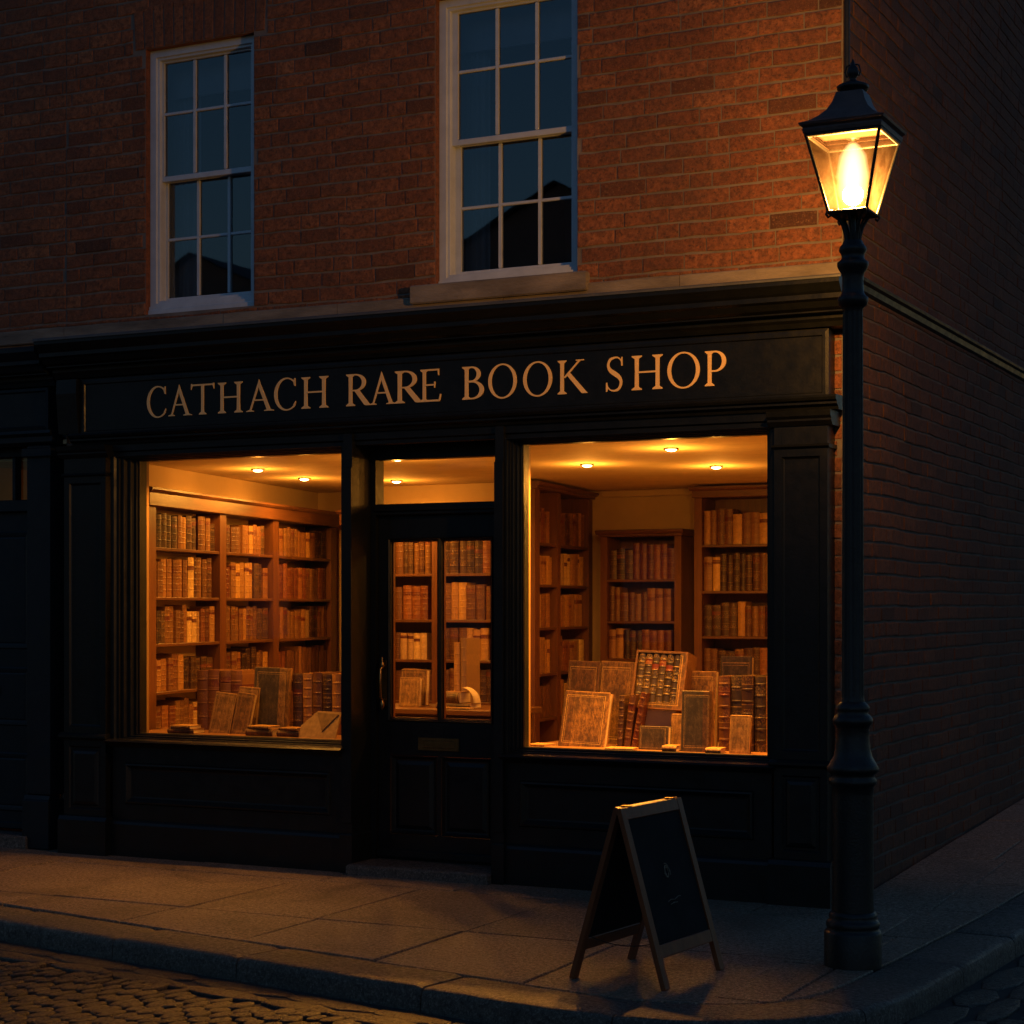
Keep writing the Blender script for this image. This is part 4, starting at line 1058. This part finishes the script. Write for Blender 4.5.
def slab(poly):
    poly = clip_in(poly)
    if len(poly) < 3: return
    cl = [poly[0]]
    for p in poly[1:]:
        if math.hypot(p[0] - cl[-1][0], p[1] - cl[-1][1]) > .02: cl.append(p)
    if math.hypot(cl[0][0] - cl[-1][0], cl[0][1] - cl[-1][1]) < .02: cl.pop()
    if len(cl) < 3: return
    ar = abs(sum(cl[i][0] * cl[(i + 1) % len(cl)][1] - cl[(i + 1) % len(cl)][0] * cl[i][1] for i in range(len(cl)))) / 2
    if ar < .01: return
    m.tone = rng.random(); cx = sum(p[0] for p in cl) / len(cl); cy = sum(p[1] for p in cl) / len(cl)
    sx, sy, dz = rng.uniform(-.0035, .0035), rng.uniform(-.0035, .0035), rng.uniform(-.0015, .0015)
    Z = lambda p, z: (p[0], p[1], (.03 * max(0, p[1] + .2) if cx > -2.86 else 0) + z + dz + sx * (p[0] - cx) + sy * (p[1] - cy))
    A = inset(cl, .006); Bq = inset(cl, .0095)
    if len(A) != len(Bq) or len(A) < 3: return
    m.grid([[Z(p, -.05) for p in A], [Z(p, -.006) for p in A], [Z(p, 0) for p in Bq]], True, False); m.face([Z(p, 0) for p in Bq])
# rows follow the facade; the first big row meets the kerb, thin course at the wall
def rowx(y0, y1, xa, xb, w0, w1, seed, skew=0):
    r = random.Random(seed); x = xa
    while x < xb:
        w = r.uniform(w0, w1); slab([(x, y0), (x + w, y0), (x + w + skew, y1), (x + skew, y1)]); x += w
rowx(-.48, .05, -16, -2.86, .7, 1.15, 1)
rowx(-1.62, -.48, -16, -2.86, .78, 1.0, 2)
rowx(-3.4, -1.62, -16, -2.86, .80, 1.05, 4)
for k in range(14):
    y0 = -3.4 + .86 * k
    slab([(-2.86, y0), (-2.45 + .04 * (k % 3), y0), (-2.45 + .04 * (k % 3), y0 + .86), (-2.86, y0 + .86)])
    slab([(-2.45 + .04 * (k % 3), y0), (-1.0, y0), (-1.0, y0 + .86), (-2.45 + .04 * (k % 3), y0 + .86)])
m.build('pavement', 'slab', None, 'structure')
m = MB()
A = resample(path(KW * .5), .25); rowa = [(p.x, p.y, -.035 + .03 * max(0, p.y + .2)) for p in A]; rowb = [(min(p.x, -3.0), max(p.y, .1) if p.x > -3 else .1, -.035 + .03 * max(0, p.y + .2)) for p in A]
m.grid([rowa, rowb], False, False)
m.build('pavement_bed', 'joint', None, 'structure')
# road base and setts
m = MB(); m.grid([[(x, y, -.109 + .03 * max(0, y + .2)) for x in (-90, -1, 90)] for y in (-90, -.2, 90)], False, False); m.build('road', 'joint', None, 'structure')
m = MB(); rng = random.Random(33); OUT = path(-.01)
def inside_kerb(x, y, mar):
    # signed distance to kerb outer line: negative on the road side
    best = 1e9; sd = 0
    for i in range(0, len(OUT) - 1):
        a, b = OUT[i], OUT[i + 1]; d = b - a; L2 = d.length_squared
        t = max(0, min(1, ((x - a.x) * d.x + (y - a.y) * d.y) / L2)); q = a + d * t
        dd = math.hypot(x - q.x, y - q.y)
        if dd < best: best = dd; sd = dd if (d.x * (y - a.y) - d.y * (x - a.x)) > 0 else -dd
    return sd > -mar
def sett(c, ax, ay, lx, ly, h, mb):
    mb.tone = min(1, max(0, rng.gauss(.5, .25))); n = 8
    def ring(s, z, q=3.0):
        out = []
        for k in range(8):
            a = 2 * math.pi * (k + .5) / 8; ca, sa = math.cos(a), math.sin(a)
            r = (abs(ca) ** q + abs(sa) ** q) ** (-1 / q)
            u, v = ca * r * lx / 2 * s, sa * r * ly / 2 * s
            out.append((c[0] + ax[0] * u + ay[0] * v, c[1] + ax[1] * u + ay[1] * v, z + tx * u + ty * v))
        return out
    tx, ty = rng.uniform(-.07, .07), rng.uniform(-.04, .04)
    if lx > .2: tx *= .08; ty *= .3
    rows = [ring(1.0, h - .045, 8), ring(.99, h - .006, 8), ring(.94, h - .001, 7), ring(.6, h + .001, 5)]
    rows = [[(p[0], p[1], p[2] + .03 * max(0, p[1] + .2)) for p in q] for q in rows]
    mb.grid(rows, True, True); mb.face(rows[-1], smooth=True)
def field(x0, x1, y0, y1, ang, cond):
    ca, sa = math.cos(ang), math.sin(ang)
    # rows run along local v, stepped along local u
    cx, cy = (x0 + x1) / 2, (y0 + y1) / 2; R_ = math.hypot(x1 - x0, y1 - y0) / 2
    u = -R_
    while u < R_:
        w = rng.uniform(.060, .078); v = -R_ + rng.uniform(0, .2)
        while v < R_:
            L = rng.uniform(.10, .16)
            uu = u + w / 2 + .025 * math.sin((v + L / 2) * 1.7 + u * .6)
            x, y = cx + uu * ca - (v + L / 2) * sa, cy + uu * sa + (v + L / 2) * ca
            if x0 < x < x1 and y0 < y < y1 and cond(x, y):
                sett((x, y), (ca, sa), (-sa, ca), w - .004, L - .003, -.088 + rng.uniform(-.004, .003) + .008 * noise.noise(Vector((x * 1.3, y * 1.3, 7))), m)
            v += L
        u += w
field(-9.5, .6, -6.0, -1.0, R(-11), lambda x, y: not inside_kerb(x, y, .36) and x < -1.6 + .0 * y and y > -6)
field(-1.62, .6, -5.8, 6.5, R(90), lambda x, y: not inside_kerb(x, y, .36))
# gutter course laid lengthwise along the kerb
for off, w in ((-.11, .17), (-.275, .13)):
    G = resample(path(off), .05); i = 0
    while i < len(G) - 8:
        k = rng.choice([4, 5, 6, 5]) * 2; j = i + k
        if j >= len(G): break
        c = (G[i] + G[j]) / 2; d = (G[j] - G[i]); L = d.length; d.normalize()
        if c.x > -10 and c.y < 7: sett((c.x, c.y), (d.x, d.y), (-d.y, d.x), L - .004, w - .006, -.100 if off > -.2 else -.092, m)
        i = j
m.build('cobblestones', 'sett', None, 'structure')

# ------------------------------------------------------------------ STREET LAMP
LX, LY = -2.36, -1.62
Lm = thing('street_lamp', 'black cast iron lamp post with a lit square lantern, standing on the corner pavement', 'street lamp', (LX, LY, 0))
m = MB()
octo = lambda k, n, r, z: 1.0
m.lathe([(.128, -.03), (.128, .145), (.122, .158), (.112, .163), (.118, .175), (.120, .19), (.112, .203), (.104, .208), (.108, .222), (.106, .232), (.096, .242)], 28, (LX, LY)); m.build('base', 'iron', Lm)
m = MB(); m.lathe([(.094, .243), (.092, .30), (.091, .76), (.093, .80), (.104, .812), (.107, .828), (.098, .842), (.096, .855), (.112, .866), (.116, .884), (.106, .90), (.100, .912), (.086, .935), (.078, .97), (.073, 1.02), (.072, 1.06), (.076, 1.07), (.088, 1.085), (.09, 1.10), (.078, 1.118), (.066, 1.128), (.072, 1.142), (.074, 1.156), (.062, 1.172), (.054, 1.18)], 28, (LX, LY)); m.build('pedestal', 'iron', Lm)
m = MB(); fl = lambda k, n, r, z: 1 - (.10 if k % 4 in (1, 2) else 0) * (1 if 1.2 < z < 2.93 else 0)
m.lathe([(.052, 1.181), (.050, 1.195), (.050, 1.21), (.0485, 1.8), (.047, 2.4), (.045, 2.92), (.045, 2.935), (.05, 2.945)], 48, (LX, LY), rfun=fl); m.build('post', 'iron', Lm)
m = MB(); m.lathe([(.05, 2.946), (.062, 2.955), (.068, 2.975), (.068, 2.99), (.056, 3.0), (.050, 3.012), (.048, 3.03), (.047, 3.08), (.052, 3.10), (.066, 3.122), (.070, 3.135), (.070, 3.148), (.056, 3.158), (.05, 3.168), (.052, 3.185), (.062, 3.20), (.060, 3.215), (.048, 3.23), (.042, 3.245)], 28, (LX, LY)); m.build('collar', 'iron', Lm)
# cradle arms: four flat scrolled brackets
m = MB()
zb, zt = 3.365, 3.70; hb, ht = .086, .166
for k in range(4):
    a = math.pi / 4 + k * math.pi / 2; dx, dy = math.cos(a), math.sin(a)
    P = [(.03, 3.235), (.036, 3.27), (.05, 3.31), (.075, 3.35), (.105, 3.372), (.128, 3.372), (.134, 3.355), (.124, 3.343), (.113, 3.35)]
    m.tube([(LX + dx * r, LY + dy * r, z) for r, z in P], [.010, .009, .008, .007, .007, .007, .006, .006, .005], 8)
    a2 = a + math.pi / 4; dx, dy = math.cos(a2), math.sin(a2)
    m.tube([(LX + dx * r, LY + dy * r, z) for r, z in [(.028, 3.235), (.03, 3.29), (.045, 3.33), (.078, 3.366)]], .006, 8)
m.tube([(LX, LY, 3.235), (LX, LY, 3.36)], .012, 10)
m.build('cradle', 'iron', Lm)
# frame
def P3(sx, sy, h, z): return Vector((LX + sx * h, LY + sy * h, z))
m = MB(); C4 = [(-1, -1), (1, -1), (1, 1), (-1, 1)]
for sx, sy in C4: m.tube([P3(sx, sy, hb, zb), P3(sx, sy, ht, zt)], .0085, 6)
for h, z, r in ((hb, zb, .009), (ht, zt, .010)):
    for k in range(4): m.tube([P3(*C4[k], h, z), P3(*C4[(k + 1) % 4], h, z)], r, 6)
m.build('lantern_frame', 'iron', Lm)
m = MB(); m.mi = 0
for k in range(4):
    a, b = C4[k], C4[(k + 1) % 4]
    g = MB(); q = [P3(*a, hb - .002, zb + .006), P3(*b, hb - .002, zb + .006), P3(*b, ht - .002, zt - .006), P3(*a, ht - .002, zt - .006)]
    c = sum(q, Vector()) / 4
    q = [c + (p - c) * .965 for p in q]; g.face(q); g.build('pane', 'lampglass', Lm)
# roof: eaves, ogee pyramid, chimney cap, finial
m = MB()
def sq(h, z): return [P3(*c, h, z) for c in C4]
m.grid([sq(ht - .01, 3.703), sq(ht + .010, 3.707), sq(ht + .014, 3.722), sq(ht + .010, 3.732), sq(ht + .024, 3.742), sq(ht + .028, 3.752), sq(.155, 3.768), sq(.122, 3.793), sq(.094, 3.823), sq(.074, 3.86), sq(.060, 3.905)], True, False)
m.face(sq(.060, 3.905)); m.build('roof', 'lamproof', Lm)
for s in C4:
    pass
m = MB(); m.lathe([(.058, 3.906), (.062, 3.912), (.066, 3.922), (.070, 3.924), (.072, 3.938), (.062, 3.944), (.042, 3.952), (.028, 3.958), (.018, 3.963)], 20, (LX, LY)); m.build('chimney', 'iron', Lm)
m = MB(); m.lathe([(.016, 3.964), (.014, 3.972), (.024, 3.985), (.027, 4.0), (.022, 4.02), (.012, 4.032), (.008, 4.045), (.003, 4.06)], 14, (LX, LY))
for sg in (-1, 1): m.tube([(LX + sg * .026, LY, 3.98), (LX + sg * .036, LY, 4.0), (LX + sg * .028, LY, 4.03), (LX + sg * .012, LY, 4.035)], .004, 6)
m.build('finial', 'iron', Lm)
m = MB(); m.lathe([(.012, 3.395), (.045, 3.41), (.066, 3.45), (.076, 3.54), (.062, 3.63), (.030, 3.675), (.010, 3.69)], 24, (LX, LY)); m.build('bulb', 'bulb', Lm)
m = MB(); m.box(LX - hb + .004, LX + hb - .004, LY - hb + .004, LY + hb - .004, zb - .004, zb + .003); m.build('base_plate', 'iron', Lm)
m = MB(); m.lathe([(.012, 3.681), (.014, 3.70), (.03, 3.702)], 12, (LX, LY)); m.build('lamp_holder', 'iron', Lm)
l = bpy.data.lights.new('lantern_light', 'POINT'); l.energy = E_LAMP; l.color = WARM_LAMP; l.shadow_soft_size = .045
o = bpy.data.objects.new('lantern_light', l); COL.objects.link(o); o.location = (LX, LY, 3.45); o.parent = Lm; o.matrix_parent_inverse = Lm.matrix_basis.inverted()
o.visible_camera = True

# thin pipe on the corner
m = MB(); m.tube([(XR + .03, -.03, 3.47), (XR + .03, -.03, 5.2), (XR + .03, -.03, ZT - .05)], .016, 10)
for z in (3.9, 4.9, 5.9, 6.9): m.lathe([(.022, z), (.024, z + .02), (.022, z + .04)], 12, (XR + .03, -.03))
tag(m.build('pipe', 'iron'), 'thin black pipe running up the brick corner above the lantern', 'pipe')

# ------------------------------------------------------------------ SANDWICH BOARD
Ab = thing('sandwich_board', 'wooden framed A-board with dark chalkboard panels standing on the pavement', 'sandwich board', (-3.10, -2.22, 0))
def leaf(foot_x, ya, yb, top_x, ridge, name, tilt_in):
    """one leaf: plane through the foot line x=foot_x and ridge x=top_x"""
    H = ridge; ax = Vector((top_x - foot_x, 0, H)); L = ax.length; w = ax.normalized(); v = Vector((0, 1, 0)); n = v.cross(w) if foot_x > top_x else -v.cross(w)
    if n.z < 0: n = -n
    T = Matrix((( v.x, n.x, w.x, foot_x), (v.y, n.y, w.y, ya), (v.z, n.z, w.z, 0), (0, 0, 0, 1)))
    W = yb - ya; st = .042
    m = MB(); m.bbox(0, st, -.011, .011, 0, L, .003); m.bbox(W - st, W, -.011, .011, 0, L, .003)
    m.bbox(st + .001, W - st - .001, -.010, .010, L - .055, L - .001, .003); m.bbox(st + .001, W - st - .001, -.010, .010, .13, .185, .003)
    m.tf(T); f = m.build('frame', 'oak', Ab)
    m = MB(); m.bbox(st + .001, W - st - .001, -.004, .004, .1855, L - .0555, .001); m.tf(T); c = m.build('chalkboard', 'board', f)
    return T, W, L, c
tb = NT('chalkboard_black'); v_ = tb.coord('Object'); n_c = tb.noise(v_, 5, 6, .6, .6)
tb.set(Base_Color=tb.ramp(n_c, [(.3, (.009, .009, .010)), (.75, (.018, .018, .019))]), Roughness=.9); tb.b.inputs['Specular IOR Level'].default_value = .15; M['board'] = tb.m
T, W, L, c = leaf(-2.875, -2.51, -1.95, -3.092, .75, 'right', 1)
T2, W2_, L2, c2 = leaf(-3.335, -2.49, -1.93, -3.112, .75, 'left', 1)
m = MB()
rng = random.Random(4)
def scribble(pts, r=.0016):
    m.tube([T @ Vector((x, .0052, z)) for x, z in pts], r, 4)
ctr = (.27, .475)
for k in range(7):
    a = rng.uniform(0, 6.28); r1 = rng.uniform(.015, .035)
    scribble([(ctr[0] + r1 * math.cos(a + j * .5) * (1 - j * .08), ctr[1] + r1 * 1.2 * math.sin(a + j * .5)) for j in range(6)], .0024)
p = m.build('chalk_mark', 'chalk'); p.parent = c; m = MB()
scribble([(.22, .35), (.25, .356), (.28, .352), (.32, .362), (.34, .36)], .0022); scribble([(.235, .335), (.27, .34), (.30, .338)], .002)
p = m.build('chalk_mark', 'chalk'); p.parent = c
for y in (-2.42, -2.02):
    m = MB(); m.tube([(-3.102, y - .02, .748), (-3.102, y + .02, .748)], .007, 8); m.box(-3.122, -3.082, y - .018, y + .018, .7525, .755); m.build('hinge', 'brass', Ab)
for y in (-2.455,):
    m = MB(); P = [(-3.28 + .36 * i / 12, y, .19 - .03 * math.sin(math.pi * i / 12)) for i in range(13)]; m.tube(P, .002, 5); m.build('stay_cord', 'iron', Ab)

Ab.rotation_euler = (0, 0, R(-6))
# ------------------------------------------------------------------ HOUSES OPPOSITE (mirrored darkly in the upstairs panes)
def house(x0, x1, y, h, rh, label, chim):
    t = thing('terraced_house', label, 'house', ((x0 + x1) / 2, y, 0), 'houses on the far side of the street')
    m = MB(); m.box(x0, x1, y - 8, y, -.1, h); m.build('wall', 'mortar', t)
    cx = (x0 + x1) / 2
    m = MB(); m.face([(x0 - .2, y + .2, h - .1), (x0 - .2, y - 8.2, h - .1), (cx, y - 8.2, h + rh), (cx, y + .2, h + rh)]); m.face([(x1 + .2, y + .2, h - .1), (cx, y + .2, h + rh), (cx, y - 8.2, h + rh), (x1 + .2, y - 8.2, h - .1)])
    m.face([(x0, y + .001, h), (x1, y + .001, h), (cx, y + .001, h + rh - .05)]); m.face([(x0, y - 8, h), (cx, y - 8, h + rh - .05), (x1, y - 8, h)])
    r = m.build('roof', 'slate', t)
    m = MB(); m.box(chim - .3, chim + .3, y - 5, y - 4, h + .2, h + rh + .3); m.build('chimney', 'mortar', r)
    for k in range(2):
        for zz in (1.0, 4.2):
            cx = x0 + (x1 - x0) * (k + .5) / 2
            m = MB(); m.prect(cx - .5, cx + .5, zz, zz + 1.7, [(0, y + .0), (0, y + .06), (.08, y + .06), (.08, y + .02)]); m.build('window', 'white', t)
house(-18.4, -10.6, -21, 7.5, 1.9, 'dark terraced house mirrored in the lowest panes of the right upstairs window', -16.5)
house(-26.5, -18.7, -21, 7.0, 1.8, 'dark terraced house mirrored in the lowest panes of the left upstairs window', -24)
print('BOOKS', NBOOK[0], 'stuff', len(STUFF))

for o in bpy.data.objects:
    if 'label' in o and len(o['label'].replace('-', ' ').split()) > 16: print('LONG', o.name, o['label'])
